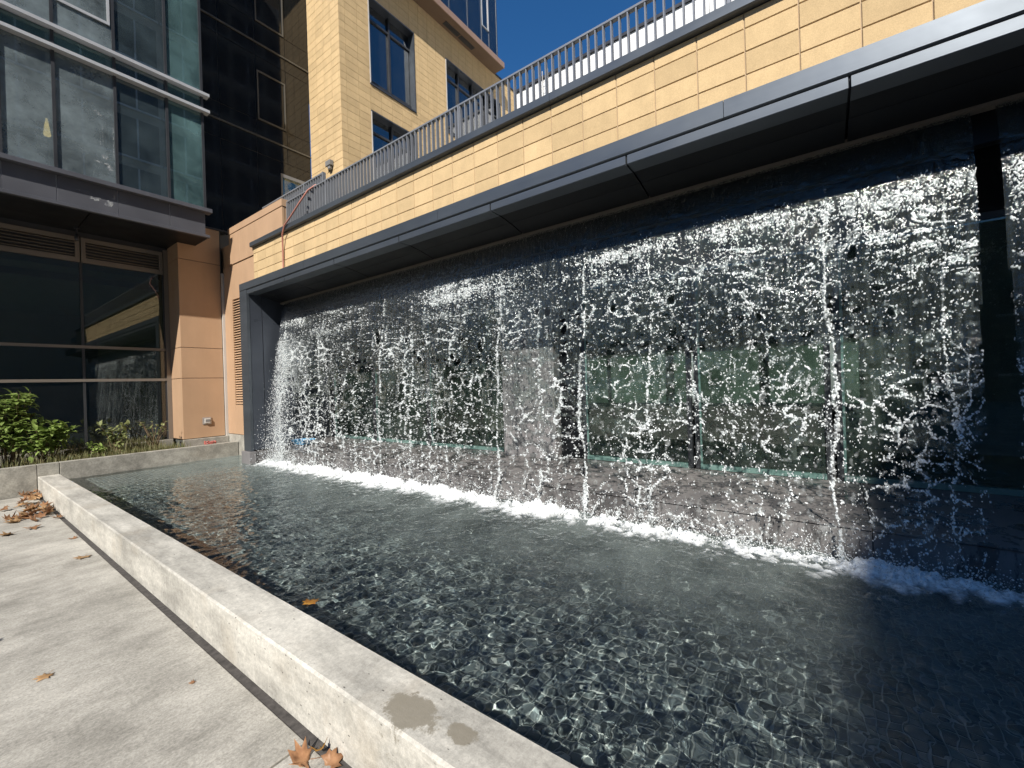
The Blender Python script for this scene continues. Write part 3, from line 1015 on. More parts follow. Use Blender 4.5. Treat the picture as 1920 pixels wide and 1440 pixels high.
# ================================================================== TAN TOWER
tw = thing("tan_tower", (6.06, 9.35, 4.25), "tall tan tiled tower with deep dark windows behind the railing", "building")
TX, TY, TZ1, TXR = 6.06, 9.35, 12.79, 13.6
wins = [(6.93, 8.49, 9.46, 11.80), (6.93, 8.49, 6.4, 8.78), (9.78, 12.62, 9.50, 11.86), (9.78, 12.62, 6.4, 8.8)]
box("tile_backing", 'tan_joint', tw, TX + 0.02, TX + 0.1, TY + 0.02, KY, 4.2, 15)
for (xa, xb, za, zb) in ((TX + 0.1, 6.93, 4.2, TZ1), (8.49, 9.78, 4.2, TZ1), (12.62, TXR, 4.2, TZ1), (6.93, 8.49, 4.2, 6.4), (6.93, 8.49, 8.78, 9.46), (6.93, 8.49, 11.80, TZ1),
                       (9.78, 12.62, 4.2, 6.4), (9.78, 12.62, 8.8, 9.5), (9.78, 12.62, 11.86, TZ1)):
    box("tile_backing", 'tan_joint', tw, xa, xb, TY + 0.018, TY + 0.28, za, zb)
TL = []
ex = [TX, 6.235] + [6.235 + 0.3475 * k for k in range(1, 22)]
ex = [e for e in ex if e < TXR] + [TXR]
ez = [4.3 + 0.18 * k for k in range(0, 48)]
ez = [e for e in ez if e < TZ1] + [TZ1]
for i, (a, b) in enumerate(zip(ex[:-1], ex[1:])):
    for j, (c, d) in enumerate(zip(ez[:-1], ez[1:])):
        rects = [(a, b, c, d)]
        for (wa, wb, wc, wd) in wins:
            nr = []
            for (p, q, r, s) in rects:
                if q <= wa or p >= wb or s <= wc or r >= wd:
                    nr.append((p, q, r, s)); continue
                if p < wa: nr.append((p, wa, r, s))
                if q > wb: nr.append((wb, q, r, s))
                pm, qm = max(p, wa), min(q, wb)
                if r < wc: nr.append((pm, qm, r, wc))
                if s > wd: nr.append((pm, qm, wd, s))
            rects = nr
        for (p, q, r, s) in rects:
            if q - p > 0.02 and s - r > 0.02:
                TL.append(('Y', p, q, r, s))
for a, b in ((9.352, 9.70), (9.70, 10.05), (10.05, 10.4), (10.4, 10.79)):
    zs = ez + [12.97 + 0.18 * k for k in range(0, 11)]
    for c, d in zip(zs[:-1], zs[1:]):
        TL.append(('X', a, b, c, d))


def tdist(t):
    x = (t[1] + t[2]) / 2 if t[0] == 'Y' else TX
    y = TY if t[0] == 'Y' else (t[1] + t[2]) / 2
    z = (t[3] + t[4]) / 2
    if not vis(x, y, z, 0.02) or z < 6.4: return 1e3
    return math.sqrt(x * x + y * y + (z - 1.5) ** 2)


TL.sort(key=tdist)
restb = MB()
for n, (ax, p, q, r, s) in enumerate(TL):
    me = tile_mesh(q - p - 0.006, s - r - 0.006, 0.02, 0.002, ax)
    pos = (((p + q) / 2, TY + random.uniform(-.0015, .0015), (r + s) / 2) if ax == 'Y' else (TX + random.uniform(-.0015, .0015), (p + q) / 2, (r + s) / 2))
    if n < 300:
        put("tile", me, 'tan_tile', tw, pos)
    else:
        b0 = len(restb.v)
        restb.v += [(v.co.x + pos[0], v.co.y + pos[1], v.co.z + pos[2]) for v in me.vertices]
        restb.f += [tuple(b0 + i for i in f.vertices) for f in me.polygons]
put("tile_courses", restb.mesh("tile_courses"), 'tan_tile', tw, kind='stuff')
for (wa, wb, wc, wd) in wins:
    # deep metal reveal, then the window
    w = box("window", 'dark_metal', tw, wa, wb, TY - 0.02, TY + 0.26, wd - 0.03, wd)
    box("reveal", 'dark_metal', w, wa, wb, TY - 0.03, TY + 0.26, wc, wc + 0.035)
    box("reveal", 'trim_white', w, wa, wa + 0.025, TY - 0.015, TY + 0.26, wc + 0.035, wd - 0.03)
    box("reveal", 'fascia_metal', w, wb - 0.025, wb, TY - 0.015, TY + 0.26, wc + 0.035, wd - 0.03)
    n = 2 if wb - wa < 2 else 4
    zt = wd - 0.45
    xs = [wa + 0.03 + (wb - wa - 0.06) * k / n for k in range(n + 1)]
    for k in range(n):
        box("pane", 'tower_glass', w, xs[k] + 0.02, xs[k + 1] - 0.02, TY + 0.20, TY + 0.21, wc + 0.25, zt - 0.03)
        box("pane", 'tower_glass', w, xs[k] + 0.02, xs[k + 1] - 0.02, TY + 0.20, TY + 0.21, zt + 0.03, wd - 0.05)
        box("pane", 'tower_glass', w, xs[k] + 0.02, xs[k + 1] - 0.02, TY + 0.20, TY + 0.21, wc + 0.05, wc + 0.21)
        if k: box("mullion", 'mullion', w, xs[k] - 0.025, xs[k] + 0.025, TY + 0.14, TY + 0.24, wc + 0.05, wd - 0.03)
        box("curtain", 'drape', w, xs[k + 1] - 0.14, xs[k + 1] - 0.03, TY + 0.30, TY + 0.33, wc + 0.1, zt)
    for z in (zt, wc + 0.23):
        box("transom", 'mullion', w, wa + 0.03, wb - 0.03, TY + 0.16, TY + 0.235, z - 0.028, z + 0.028)
    box("room_box", 'room_dark', w, wa + 0.03, wb - 0.03, TY + 1.6, TY + 1.65, wc, wd)
box("parapet_cap", 'dark_metal', tw, 6.7, TXR + 0.03, TY - 0.03, TY + 0.4, TZ1 + 0.003, TZ1 + 0.05)
box("tower_side", 'tan_tile', tw, TXR - 0.05, TXR, TY + 0.29, 16, 4.2, TZ1)
box("tower_roof", 'room_dark', tw, TX + 0.1, TXR - 0.06, TY + 0.29, 16, TZ1 - 0.06, TZ1)
# overhanging upper storey with glass
US = 12.86
for (a, b) in ((5.2, 7.6), (7.605, 9.9), (9.905, 12.30)):
    box("overhang_panel", 'overhang_brown', tw, a, b, 8.87, 8.90, US - 0.09, US + 0.10, 0.002)
    box("overhang_soffit", 'shaded_soffit', tw, a, b, 8.905, 9.60, US - 0.085, US - 0.06, 0.002)
box("overhang_return", 'overhang_brown', tw, 12.27, 12.30, 8.902, 11, US - 0.058, US + 0.10)
box("overhang_slab", 'room_dark', tw, 5.2, 12.26, 8.91, 16, US - 0.055, US + 0.09)
box("glass_sill", 'rail_metal', tw, 5.2, 12.04, 8.91, 9.0, US + 0.105, US + 0.15)
gx_ = [5.2, 6.6, 7.6, 8.6, 9.6, 10.45, 11.15, 11.55, 12.0]
for a, b in zip(gx_[:-1], gx_[1:]):
    box("upper_pane", 'tower_glass', tw, a + 0.01, b - 0.01, 8.95, 8.965, US + 0.155, 16.5)
    box("upper_mullion", 'dark_metal', tw, b - 0.012, b + 0.012, 8.935, 8.98, US + 0.15, 16.5)
box("upper_pane", 'tower_glass', tw, 11.985, 12.0, 8.985, 12, US + 0.155, 16.5)
fr = box("upper_window_frame", 'white_fin', tw, 11.17, 11.53, 8.925, 8.945, 13.60, 13.63)
box("frame", 'white_fin', fr, 11.17, 11.20, 8.925, 8.945, 13.63, 15.2)
box("frame", 'white_fin', fr, 11.50, 11.53, 8.925, 8.945, 13.63, 15.2)
box("upper_room", 'room', tw, 5.2, 11.9, 11.9, 12.0, US + 0.155, 16.5)
box("upper_roof", 'room_dark', tw, 5.2, 12.1, 8.9, 12.2, 16.52, 16.7)
for (a, b) in ((9.6, 10.25), (10.29, 10.95)):
    box("soffit_vent", 'mullion', tw, a, b, TY - 0.26, TY - 0.1, US - 0.094, US - 0.088)

sp = thing("wall_light", (6.02, 9.83, 7.0), "small grey box light fixed low on the left face of the tan tower", "light")
box("housing", 'grey_box', sp, 5.95, 6.052, 9.74, 9.95, 7.10, 7.23, 0.01)
box("lamp_neck", 'grey_box', sp, 5.97, 6.052, 9.78, 9.88, 7.02, 7.098, 0.01)

# white building beyond
wb_ = thing("white_building", (16, 3, 0), "white rendered building with a dark roof edge seen beyond the railing", "building")
ys = [11.5, 8.6, 5.7, 2.8, -0.1, -3, -6]
for a, b in zip(ys[:-1], ys[1:]):
    box("wall_panel", 'white_wall', wb_, 16.0, 16.3, b + 0.01, a - 0.01, 0, 14.72)
box("roof_cap", 'mullion', wb_, 15.93, 16.4, -6, 11.5, 14.73, 14.84)
for z in (12.6,):
    box("wall_band", 'white_wall', wb_, 15.97, 15.999, -6, 11.5, z, z + 0.06)
ld = thing("roof_ladder", (15.9, 9.3, 12), "thin pale ladder fixed high on the white building's wall", "ladder")
for y in (9.18, 9.45):
    box("rail", 'trim_white', ld, 15.88, 15.90, y - .012, y + .012, 11.0, 15.0)
z = 11.2
while z < 14.8:
    box("rung", 'trim_white', ld, 15.883, 15.897, 9.195, 9.435, z - .01, z + .01)
    z += 0.3

# buildings across the court, behind the camera (they are what the glass reflects and what shades the pool's near end)
def facade_building(name, label, x0, x1, y0, y1, h, mat, face, win=(1.6, 1.9), pitch=(2.6, 3.2)):
    t = thing(name, ((x0 + x1) / 2, (y0 + y1) / 2, 0), label, "building")
    box("wall", mat, t, x0, x1, y0, y1, -0.3, h)
    m, fr = MB(), MB()
    z = 9.5 if h > 12 else 1.2
    while z + win[1] < h - 0.6:
        u0, u1 = (x0, x1) if face == 'Y' else (y0, y1)
        u = u0 + 0.6
        while u + win[0] < u1:
            if face == 'Y':
                m.box(u, u + win[0], y1 + 0.004, y1 + 0.02, z, z + win[1])
                fr.box(u + win[0] * .5 - .04, u + win[0] * .5 + .04, y1 + .021, y1 + .06, z, z + win[1])
                fr.box(u - .1, u + win[0] + .1, y1 + .021, y1 + .1, z - .12, z - .002)
            else:
                m.box(x1 + 0.004, x1 + 0.02, u, u + win[0], z, z + win[1])
                fr.box(x1 + .021, x1 + .06, u + win[0] * .5 - .04, u + win[0] * .5 + .04, z, z + win[1])
                fr.box(x1 + .021, x1 + .1, u - .1, u + win[0] + .1, z - .12, z - .002)
            u += pitch[0]
        z += pitch[1]
    put("window_glass", m.mesh("window_glass"), 'opp_glass', t, kind='stuff')
    put("window_trim", fr.mesh("window_trim"), 'white_fin', t, kind='stuff')
    return t


facade_building("court_building", "long grey building across the court behind the camera", -40, -8.2, -26, -12, 24.1, 'opp_wall', 'Y')
facade_building("court_tower", "taller grey building across the court behind the camera, right part", -8, 22, -27, -12.2, 34, 'opp_wall', 'Y', (2.0, 2.3), (2.3, 2.9))
facade_building("street_building", "low dark building along the street behind the camera", -36, -24, -10, 40, 9.5, 'opp_brick', 'X')

# ================================================================== WATERFALL
wf = thing("waterfall", (3.9, 3, 0.17), "wide curtain of water falling from the slot into the pool", "waterfall")
ZT = 3.20


def xc(s):                      # the sheet leaves the lip slightly outwards
    return 4.075 - 0.30 * np.sqrt(np.clip(s, 0, None) / 3.03)


def ydens(y0, y1, px):
    ys = [y1]
    while ys[-1] > y0:
        y = ys[-1]
        D = 0.807 * 3.9 + 0.59 * y
        du = 424 * abs(-0.807 * D - (2.3 - 0.807 * y) * 0.59) / D ** 2
        ys.append(y - min(0.013, px / du))
    return np.array(ys, np.float32)


STREAMS = [8.12, 7.45, 6.91, 6.35, 5.75, 5.18, 4.54, 3.78, 3.01, 2.46, 1.92, 1.25, 0.59, -0.06, -0.67, -1.12, -1.6]
PWR = [1.0, .5, .8, .5, .6, .9, .8, .6, 1.0, .7, 1.1, .8, .6, 1.0, .8, .3, .3]
ysamp = ydens(-2.3, 8.36, 0.50)
ssamp = np.arange(0.02, 3.06, 0.0042, dtype=np.float32)
S, Y = np.meshgrid(ssamp, ysamp, indexing='ij')
print("curtain grid", S.shape)
wy_ = Y + 0.11 * (fbm(Y * 3, S * 2.2, 101, 3) - 0.5) * 2 * np.clip(S, 0.2, 1.6)
ws_ = S + 0.11 * (fbm(Y * 3 + 40, S * 2.2, 111, 3) - 0.5) * 2 * np.clip(S, 0.2, 1.6)
f1, f2 = worley(wy_ / 0.18, ws_ / 0.155, 201)
e1 = f2 - f1
f1c, f2c = worley(wy_ / 0.27 + 5, ws_ / 0.125 + 3, 205)
e1c = f2c - f1c
f1b, f2b = worley(wy_ / 0.075 + 9, ws_ / 0.065, 211)
e2 = f2b - f1b
fine = fbm(Y / 0.026, S / 0.030, 301, 2)
fine2 = vnoise(Y / 0.0085, S / 0.0115, 311)
patch = fbm(Y * 2.2, S * 1.6, 321, 3)
bands = fbm(wy_ * 1.3, ws_ * 8.5, 331, 2)
T = np.clip((S - 0.50) / 0.50, 0, 1)              # 0 smooth sheet .. 1 net
B = np.clip((S - 1.5) / 1.3, 0, 1)                # breaking into drops
far = np.clip((Y - 4.5) / 3.5, 0, 1)
# crests and sparkle on the upper sheet
fine3 = vnoise(Y / 0.0062 + 31, S / 0.0080, 313)
near = np.clip((3.6 - Y) / 3.0, 0, 1)
streakv = fbm(Y / 0.05, S / 0.9, 335, 3)
wb = S + 0.03 * np.sin(Y * 5.1) + 0.26 * (fbm(Y * 3.2, S * 2.2, 341, 3) - 0.5)
rb = fbm(Y * 1.4 + 3 * fbm(Y * 0.8, S, 347, 2), wb * 7.5, 343, 2)
ridge = np.clip(1 - np.abs(np.sin(rb * math.pi * 6.0)) / (0.72 + 0.4 * np.clip(0.75 - S, 0, 1)), 0, 1)         # horizontal ripples falling with the sheet
crest = (bands - 0.5) * 1.5 + (streakv - 0.5) * 0.9 + (patch - .5) * 0.7
ramp_top = np.clip((S - 0.24) / 0.20, 0, 1)
early = np.clip(1 - (S - 0.5) / 0.6, 0, 1)
ripple = ridge * np.clip(0.55 + 1.3 * (fbm(Y * 5, S * 4, 349, 2) - 0.25), 0, 1.15) * (0.35 + 0.65 * near) * np.clip(2.2 - S / 0.85, 0, 1) * ramp_top
upper = np.maximum(crest * 0.5 * early + fine * 0.6 - 0.42, ripple * 0.45 + fine * 0.5 - 0.62) - 0.5 * (1 - ramp_top)
# net
up_ = np.clip(1 - (S - 1.15) / 0.5, 0, 1)
hal = np.maximum(np.exp(-(e1 / (0.15 + 0.05 * far)) ** 2) * (1 - up_), np.exp(-(e1c / 0.17) ** 2) * up_)
l1 = np.maximum(np.clip(1 - e1 / (0.085 + 0.07 * far), 0, 1) * (1 - up_), np.clip(1 - e1c / 0.10, 0, 1) * up_)
l2 = np.clip(1 - e2 / 0.17, 0, 1)
mask = np.clip(patch * 2.6 - 0.80, 0, 1.2)
brk = np.clip(0.45 + 1.4 * (fbm(Y * 5 + 7, S * 4, 351, 2) - 0.28), 0, 1.1)
l1 = l1 * brk
hal = hal * np.clip(brk + 0.1, 0, 1.1)
right = np.clip((-0.95 - Y) / 0.1, 0, 1) * np.clip((S - 0.55) / 0.8, 0, 1)
net = l1 * 0.85 + l2 * 0.45 * mask + (fine - .5) * 0.6 + (patch - 0.5) * 0.7 - 0.46 - 0.10 * B + 0.16 * far
net = net * T - (1 - T) * 0.5
net -= B * 0.8 * np.clip(0.56 - fine, 0, 1)
st = np.zeros_like(S)
for yk, pw in zip(STREAMS, PWR):
    c = yk + 0.030 * (vnoise(S * 2.2 + yk * 7, S * 0 + yk, 401) - 0.5) * 2 * np.clip(S, 0.3, 2) + 0.018 * (vnoise(S * 14, S * 0 + yk * 3, 403) - .5)
    w = (0.013 + 0.004 * S) * (0.4 + 1.1 * vnoise(S * 7 + yk, S * 0, 405)) * (1 + 0.9 * far)
    st = np.maximum(st, pw * np.exp(-((Y - c) / w) ** 2))
stf = st * (0.20 + 0.55 * fine + 0.65 * fine2) - 0.52 - 0.4 * (1 - np.clip((S - 0.2) / 0.3, 0, 1))
F = np.maximum(np.maximum(upper, net), stf) - 0.5 * right
# flecks that catch the light: densest on the crests, the net's strands and the streams
dens = np.maximum(np.clip(crest * 0.85 + 0.58, 0, 1) * ramp_top * early, ripple * 1.12)
dens = np.maximum(dens, (hal * 0.66 + l1 * 0.16 + l2 * 0.40 * mask + 0.02 + (patch - .5) * .6 + 0.20 * far) * T * (1 - 0.15 * B))
dens = np.maximum(dens, np.clip(st * (0.55 + 0.75 * vnoise(S * 9, Y * 2, 407)), 0, 1) * np.clip((S - 0.15) / 0.3, 0, 1))
dens = dens * (1 - 0.8 * right)
SP = dens * 0.68 + (fine2 - 0.5) * 0.80 + (fine3 - 0.5) * 0.75 + (fine - .5) * 0.50 - 0.575
# the open gap near the right end, and the ragged ends
edge = 0.05 * (vnoise(S * 5, S * 0, 421) - 0.5) + 0.02 * (vnoise(S * 19, S * 0, 422) - .5)
gapc, gaph = -0.885, 0.058 + 0.008 * S
F = np.where(np.abs(Y - gapc + edge) < gaph, -1, F)
F = np.where(Y > 8.33 - 0.03 * np.abs(edge) * 10, -1, F)
SP = np.where((np.abs(Y - gapc + edge) < gaph) | (Y > 8.33 - 0.03 * np.abs(edge) * 10), -1, SP)
# round holes torn in the sheet, each with a bright rim
HO = []
hr = random.Random(21)
while len(HO) < 60:
    y_, s_ = hr.uniform(-0.75, 6.5), hr.uniform(0.75, 2.0)
    if abs(s_ - 1.25 - 0.25 * math.sin(y_ * 2)) > 0.55: continue
    HO.append((y_, s_, hr.choice((1, 1, 1.5)) * hr.uniform(0.018, 0.042), hr.uniform(0.8, 1.9), hr.uniform(0, 9)))


def hole_field(Yv, Sv):
    h = np.full(Yv.shape, 9.0, np.float32)
    for (y_, s_, r_, el, ph_) in HO:
        i = (np.abs(Yv - y_) < r_ * 3) & (np.abs(Sv - s_) < r_ * 4)
        dy, ds = Yv[i] - y_, (Sv[i] - s_) / el
        a_ = np.arctan2(ds, dy)
        d = np.hypot(dy, ds) / (r_ * (1 + 0.16 * np.sin(2 * a_ + ph_) + 0.12 * np.sin(3 * a_ + 2 * ph_)))
        h[i] = np.minimum(h[i], d)
    return h


hf = hole_field(Y, S)
rim = np.exp(-((hf - 1.10) / 0.20) ** 2) * np.clip(2.6 * fbm(Y * 9 + 3, S * 9, 471, 2) - 0.75, 0.0, 1)
SP = SP - 0.5 * (1 - ramp_top)
SP = np.where((rim > 0.12) & (np.abs(Y - gapc) > 0.1), np.maximum(SP, rim * 0.62 + (fine2 - 0.5) * 0.80 + (fine3 - .5) * 0.6 + (fine - .5) * 0.5 - 0.44), SP)
SP = np.where((hf < 0.97) & (Y > gapc + 0.06), -1, SP)
F = np.where((hf < 0.97) & (Y > gapc + 0.06), -1, F)
xoff = 0.05 * (fbm(Y * 2.5, S * 1.5, 431, 3) - 0.5) * np.clip(S, 0.1, 1.5) + 0.02 * (fine - .5)
thick = 0.003 + 0.012 * np.sqrt(np.clip(F, 0, 1)) + 0.006 * (fine2 - 0.5) * (F > 0)
thick = np.where(F > 0, np.clip(thick, 0.0015, None), 0)


def lens_mesh(name, F, Xf, Xb, Ya, Za, gain=4.0):
    ns, ny = F.shape
    idx = np.arange(ns * ny).reshape(ns, ny)
    pos = F > 0
    keep = pos[:-1, :-1].astype(np.int8) + pos[1:, :-1] + pos[1:, 1:] + pos[:-1, 1:]
    keep = keep >= 2
    q = np.stack([idx[:-1, :-1], idx[:-1, 1:], idx[1:, 1:], idx[1:, :-1]], -1)[keep]
    used = np.unique(q)
    remap = np.full(ns * ny, -1, np.int64)
    remap[used] = np.arange(len(used))
    q = remap[q]
    vf = np.stack([Xf.ravel()[used], Ya.ravel()[used], Za.ravel()[used]], -1)
    vb = np.stack([Xb.ravel()[used], Ya.ravel()[used], Za.ravel()[used]], -1)
    n = len(used)
    print(name, "quads", len(q) * 2)
    dn = np.clip(F.ravel()[used] * gain, 0, 1)
    return np_mesh(name, np.concatenate([vf, vb]), np.concatenate([q[:, ::-1], q + n]), dens=np.concatenate([dn, dn]))


XC = xc(S) + xoff
tsp = np.where(SP > 0, 0.0015 + 0.007 * np.sqrt(np.clip(SP, 0, 1)) + 0.006 * (fine3 - .5), 0)
put("water_flecks", lens_mesh("water_flecks", SP, XC - np.clip(tsp, 0, None) - 0.002, XC + np.clip(tsp, 0, None) * 0.6, Y, ZT - S, 5.0), 'spark', wf, kind='stuff')
put("broken_water", lens_mesh("broken_water", F[::2, ::2], (XC - thick)[::2, ::2], (XC + thick)[::2, ::2], Y[::2, ::2], (ZT - S)[::2, ::2]), 'lace', wf, kind='stuff')

# thin clear film that still holds together in the upper part
yf = np.arange(-2.3, 8.34, 0.016, dtype=np.float32)
sf = np.arange(0.0, 2.6, 0.018, dtype=np.float32)
S2, Y2 = np.meshgrid(sf, yf, indexing='ij')
w1, w2 = worley(Y2 / 0.17, S2 / 0.13, 201)
hole = np.clip((S2 - 0.8) / 1.6, 0, 1) * 1.1 - w1 * 0.9 + (fbm(Y2 * 2, S2 * 2, 451, 2) - .5) * 0.8
G = np.where((hole > 0.25) | (hole_field(Y2, S2) < 0.95) | (np.abs(Y2 - gapc) < 0.06 + 0.01 * S2), -1.0, 1.0)
xo2 = xc(S2) + 0.05 * (fbm(Y2 * 2.5, S2 * 1.5, 431, 3) - 0.5) * np.clip(S2, 0.1, 1.5)
tt = np.where(G > 0, 0.002, 0.0)
put("water_film", lens_mesh("water_film", G, xo2 - tt, xo2 + tt, Y2, ZT - S2), 'film', wf, kind='stuff')

# drops
ICO_V = []
ph = (1 + 5 ** .5) / 2
for a, b in ((1, ph), (-1, ph), (1, -ph), (-1, -ph)):
    ICO_V += [(0, a, b), (a, b, 0), (b, 0, a)]
ICO_V = np.array(ICO_V, np.float32)
ICO_V /= np.linalg.norm(ICO_V[0])
ICO_F = []
for i in range(12):
    for j in range(i + 1, 12):
        for k in range(j + 1, 12):
            p = ICO_V[[i, j, k]]
            if max(np.linalg.norm(p[0] - p[1]), np.linalg.norm(p[1] - p[2]), np.linalg.norm(p[0] - p[2])) < 1.1:
                nrm = np.cross(p[1] - p[0], p[2] - p[0])
                ICO_F.append((i, j, k) if nrm @ p.mean(0) > 0 else (i, k, j))
ICO_F = np.array(ICO_F)


def blobs(name, P, R):
    """P centres (n,3), R radii (n,3)"""
    n = len(P)
    V = (P[:, None] + ICO_V[None] * R[:, None] * (1 + 0.25 * (RNG.random((n, 12, 1)) - .5))).reshape(-1, 3)
    Q = (np.arange(n)[:, None, None] * 12 + ICO_F[None]).reshape(-1, 3)
    return np_mesh(name, V, Q, dens=np.repeat(0.25 + 0.75 * RNG.random(n), 12))


n = 10000
y = 8.33 - (8.33 + 2.2) * RNG.random(n) ** 1.0
s = 3.03 * (1 - RNG.random(n) ** 1.5 * 0.80)
cl = RNG.random(n) < 0.35                            # some gather round the streams
k = RNG.integers(0, len(STREAMS), n)
y = np.where(cl, np.array(STREAMS)[k] + RNG.normal(0, 0.05, n) * (0.4 + s / 2), y)
keepm = (vnoise(y * 3.1, s * 3.1, 461) > 0.38) & (np.abs(y - gapc) > 0.075 + RNG.random(n) * 0.03) & (s > 0.42) & (y < 8.36)
y, s = y[keepm], s[keepm]
x = xc(s) + RNG.normal(0, 0.03, len(y)) * s
D = 0.807 * 3.9 + 0.59 * y
r = (0.0014 + 0.0030 * RNG.random(len(y)) ** 2) * np.clip(D / 4.2, 0.8, 1.7)
R = np.stack([r, r * (0.7 + 0.8 * RNG.random(len(y))), r * (0.8 + 1.4 * RNG.random(len(y)))], -1)
P = np.stack([x, y, ZT - s], -1)
# spray drifting out at the far end and hopping above the foam
n2 = 6500
s2 = 3.0 * (1 - RNG.random(n2) ** 1.5 * 0.75)
y2 = 8.30 - np.abs(RNG.normal(0, 0.30, n2)) * (0.3 + s2 / 3)
x2 = xc(s2) - np.abs(RNG.normal(0, 0.10, n2)) * (s2 / 2) ** 1.5
r_ = 0.0025 + 0.005 * RNG.random(n2) ** 2
P2 = np.stack([x2, y2, ZT - s2], -1)
R2 = np.stack([r_, r_, r_ * 1.4], -1)
n3 = 9000
y3 = 8.4 - 10.4 * RNG.random(n3)
x3 = 3.74 + RNG.normal(0, 0.10, n3) - 0.06
z3 = ZW + np.abs(RNG.normal(0, 0.07, n3)) + 0.01
r3 = 0.0022 + 0.0045 * RNG.random(n3) ** 2
P3 = np.stack([x3, y3, z3], -1)
R3 = np.stack([r3, r3, r3], -1)
put("drops", blobs("drops", np.concatenate([P, P2, P3]).astype(np.float32), np.concatenate([R, R2, R3]).astype(np.float32)), 'spark', wf, kind='stuff')

# foam where it lands
xa = np.arange(2.7, 3.86, 0.008, dtype=np.float32)
ya = np.arange(-2.6, 8.8, 0.011, dtype=np.float32)
XA, YA = np.meshgrid(xa, ya, indexing='ij')
cx = 3.70 + 0.05 * (fbm(YA * 1.3, XA * 0, 501, 2) - .5)
wid = np.where(XA < cx, 0.14 + 0.24 * fbm(YA * 3.1, XA * 0, 503, 3), 0.07)
endy = np.clip((8.55 - YA) / 0.25, 0, 1) * np.clip((YA + 1.25) / 0.5, 0, 1) * np.clip(0.45 + 1.1 * fbm(YA * 2.6, XA * 0 + 3, 517, 3), 0.4, 1.1)
core = np.exp(-((XA - cx) / wid) ** 2) * endy
nz = fbm(XA * 16 + 2 * fbm(XA * 5, YA * 5, 505, 2), YA * 13, 507, 4, 0.6)
streak = fbm(XA * 7, YA * 22, 509, 3)
FF = core * 0.90 + (nz - 0.5) * 1.5 + (streak - .5) * 0.55 - 0.46
FF += 0.12 * np.clip((YA - 7.0) / 1.5, 0, 1) * (XA < 3.6) * endy
FF = np.where(core < 0.06, -1, FF)
hgt = np.where(FF > 0, 0.004 + (0.035 + 0.035 * np.clip((YA + 0.6) / 0.8, 0, 1)) * core ** 1.5 * np.clip(FF * 1.8, 0, 1) * (0.25 + 1.1 * fbm(XA * 24, YA * 20, 511, 3) + 0.7 * (vnoise(XA * 85, YA * 75, 515) - .3)), 0)
idx = np.arange(XA.size).reshape(XA.shape)
FF = FF + 0.16
pos = FF > 0
keep = (pos[:-1, :-1].astype(np.int8) + pos[1:, :-1] + pos[1:, 1:] + pos[:-1, 1:]) >= 2
q = np.stack([idx[:-1, :-1], idx[1:, :-1], idx[1:, 1:], idx[:-1, 1:]], -1)[keep]
used = np.unique(q)
remap = np.full(XA.size, -1, np.int64)
remap[used] = np.arange(len(used))
V = np.stack([XA.ravel()[used], YA.ravel()[used], ZW + 0.004 + hgt.ravel()[used]], -1)
Vb = V.copy()
Vb[:, 2] = ZW - 0.012
fd = np.clip(FF.ravel()[used] * 1.9, 0.0, 1) * (0.35 + 0.65 * np.clip(core.ravel()[used] * 1.6, 0, 1))
put("foam", np_mesh("foam", np.concatenate([V, Vb]), np.concatenate([remap[q], remap[q][:, ::-1] + len(used)]), dens=np.concatenate([fd, fd])), 'foam', wf, kind='stuff')

# ================================================================== SMALL THINGS
hs = MB().tube([(4.6, 6.2, 4.3), (4.3, 6.45, 4.7), (4.0, 6.68, 4.93), (3.88, 6.80, 4.945), (3.80, 6.90, 4.86), (3.72, 7.06, 4.65), (3.715, 7.34, 4.50), (3.71, 7.55, 4.40),
                (3.725, 7.66, 4.28), (3.755, 7.72, 4.1), (3.765, 7.74, 3.85), (3.76, 7.745, 3.56), (3.72, 7.75, 3.545)], 0.014, 10)
tag(put("garden_hose", hs.mesh("garden_hose", True), 'hose'), "dull red hose hanging over the railing and down the tan tiles", "hose")
rh = MB()
pts = []
for k in range(40):
    t = k / 39 * 2 * math.pi * 1.7
    pts.append((3.40 + 0.10 * math.cos(t), 10.30 + 0.05 * math.sin(t), 0.44 + 0.0016 * k + 0.012 * math.sin(3 * t)))
tag(put("coiled_hose", rh.tube(pts, 0.012, 8).mesh("coiled_hose", True), 'hose_red'), "small dull red hose loop lying in the planter at the brown column's foot", "hose")

# blue scoop
bl = thing("dustpan", (4.2, 8.1, 0.43), "bright blue plastic scoop on the dark ledge behind the far end of the falls", "scoop")
m = MB()
m.v = [(4.18, 8.38, .44), (4.30, 8.36, .44), (4.32, 8.02, .45), (4.18, 8.04, .45), (4.14, 8.44, .535), (4.33, 8.42, .545), (4.35, 7.95, .56), (4.14, 7.97, .55),
       (4.17, 8.40, .535), (4.30, 8.38, .54), (4.32, 8.0, .55), (4.17, 8.02, .545), (4.2, 8.36, .455), (4.29, 8.35, .455), (4.30, 8.04, .46), (4.2, 8.05, .46)]
m.f = [(0, 3, 2, 1), (0, 1, 5, 4), (1, 2, 6, 5), (2, 3, 7, 6), (3, 0, 4, 7), (4, 5, 9, 8), (5, 6, 10, 9), (6, 7, 11, 10), (7, 4, 8, 11), (8, 9, 13, 12), (9, 10, 14, 13), (10, 11, 15, 14), (11, 8, 12, 15), (12, 13, 14, 15)]
put("tray", m.mesh("tray"), 'blue', bl)
put("handle", MB().tube([(4.24, 7.98, .54), (4.25, 7.88, .56), (4.25, 7.74, .57)], 0.018, 8).mesh("handle", True), 'blue', bl)

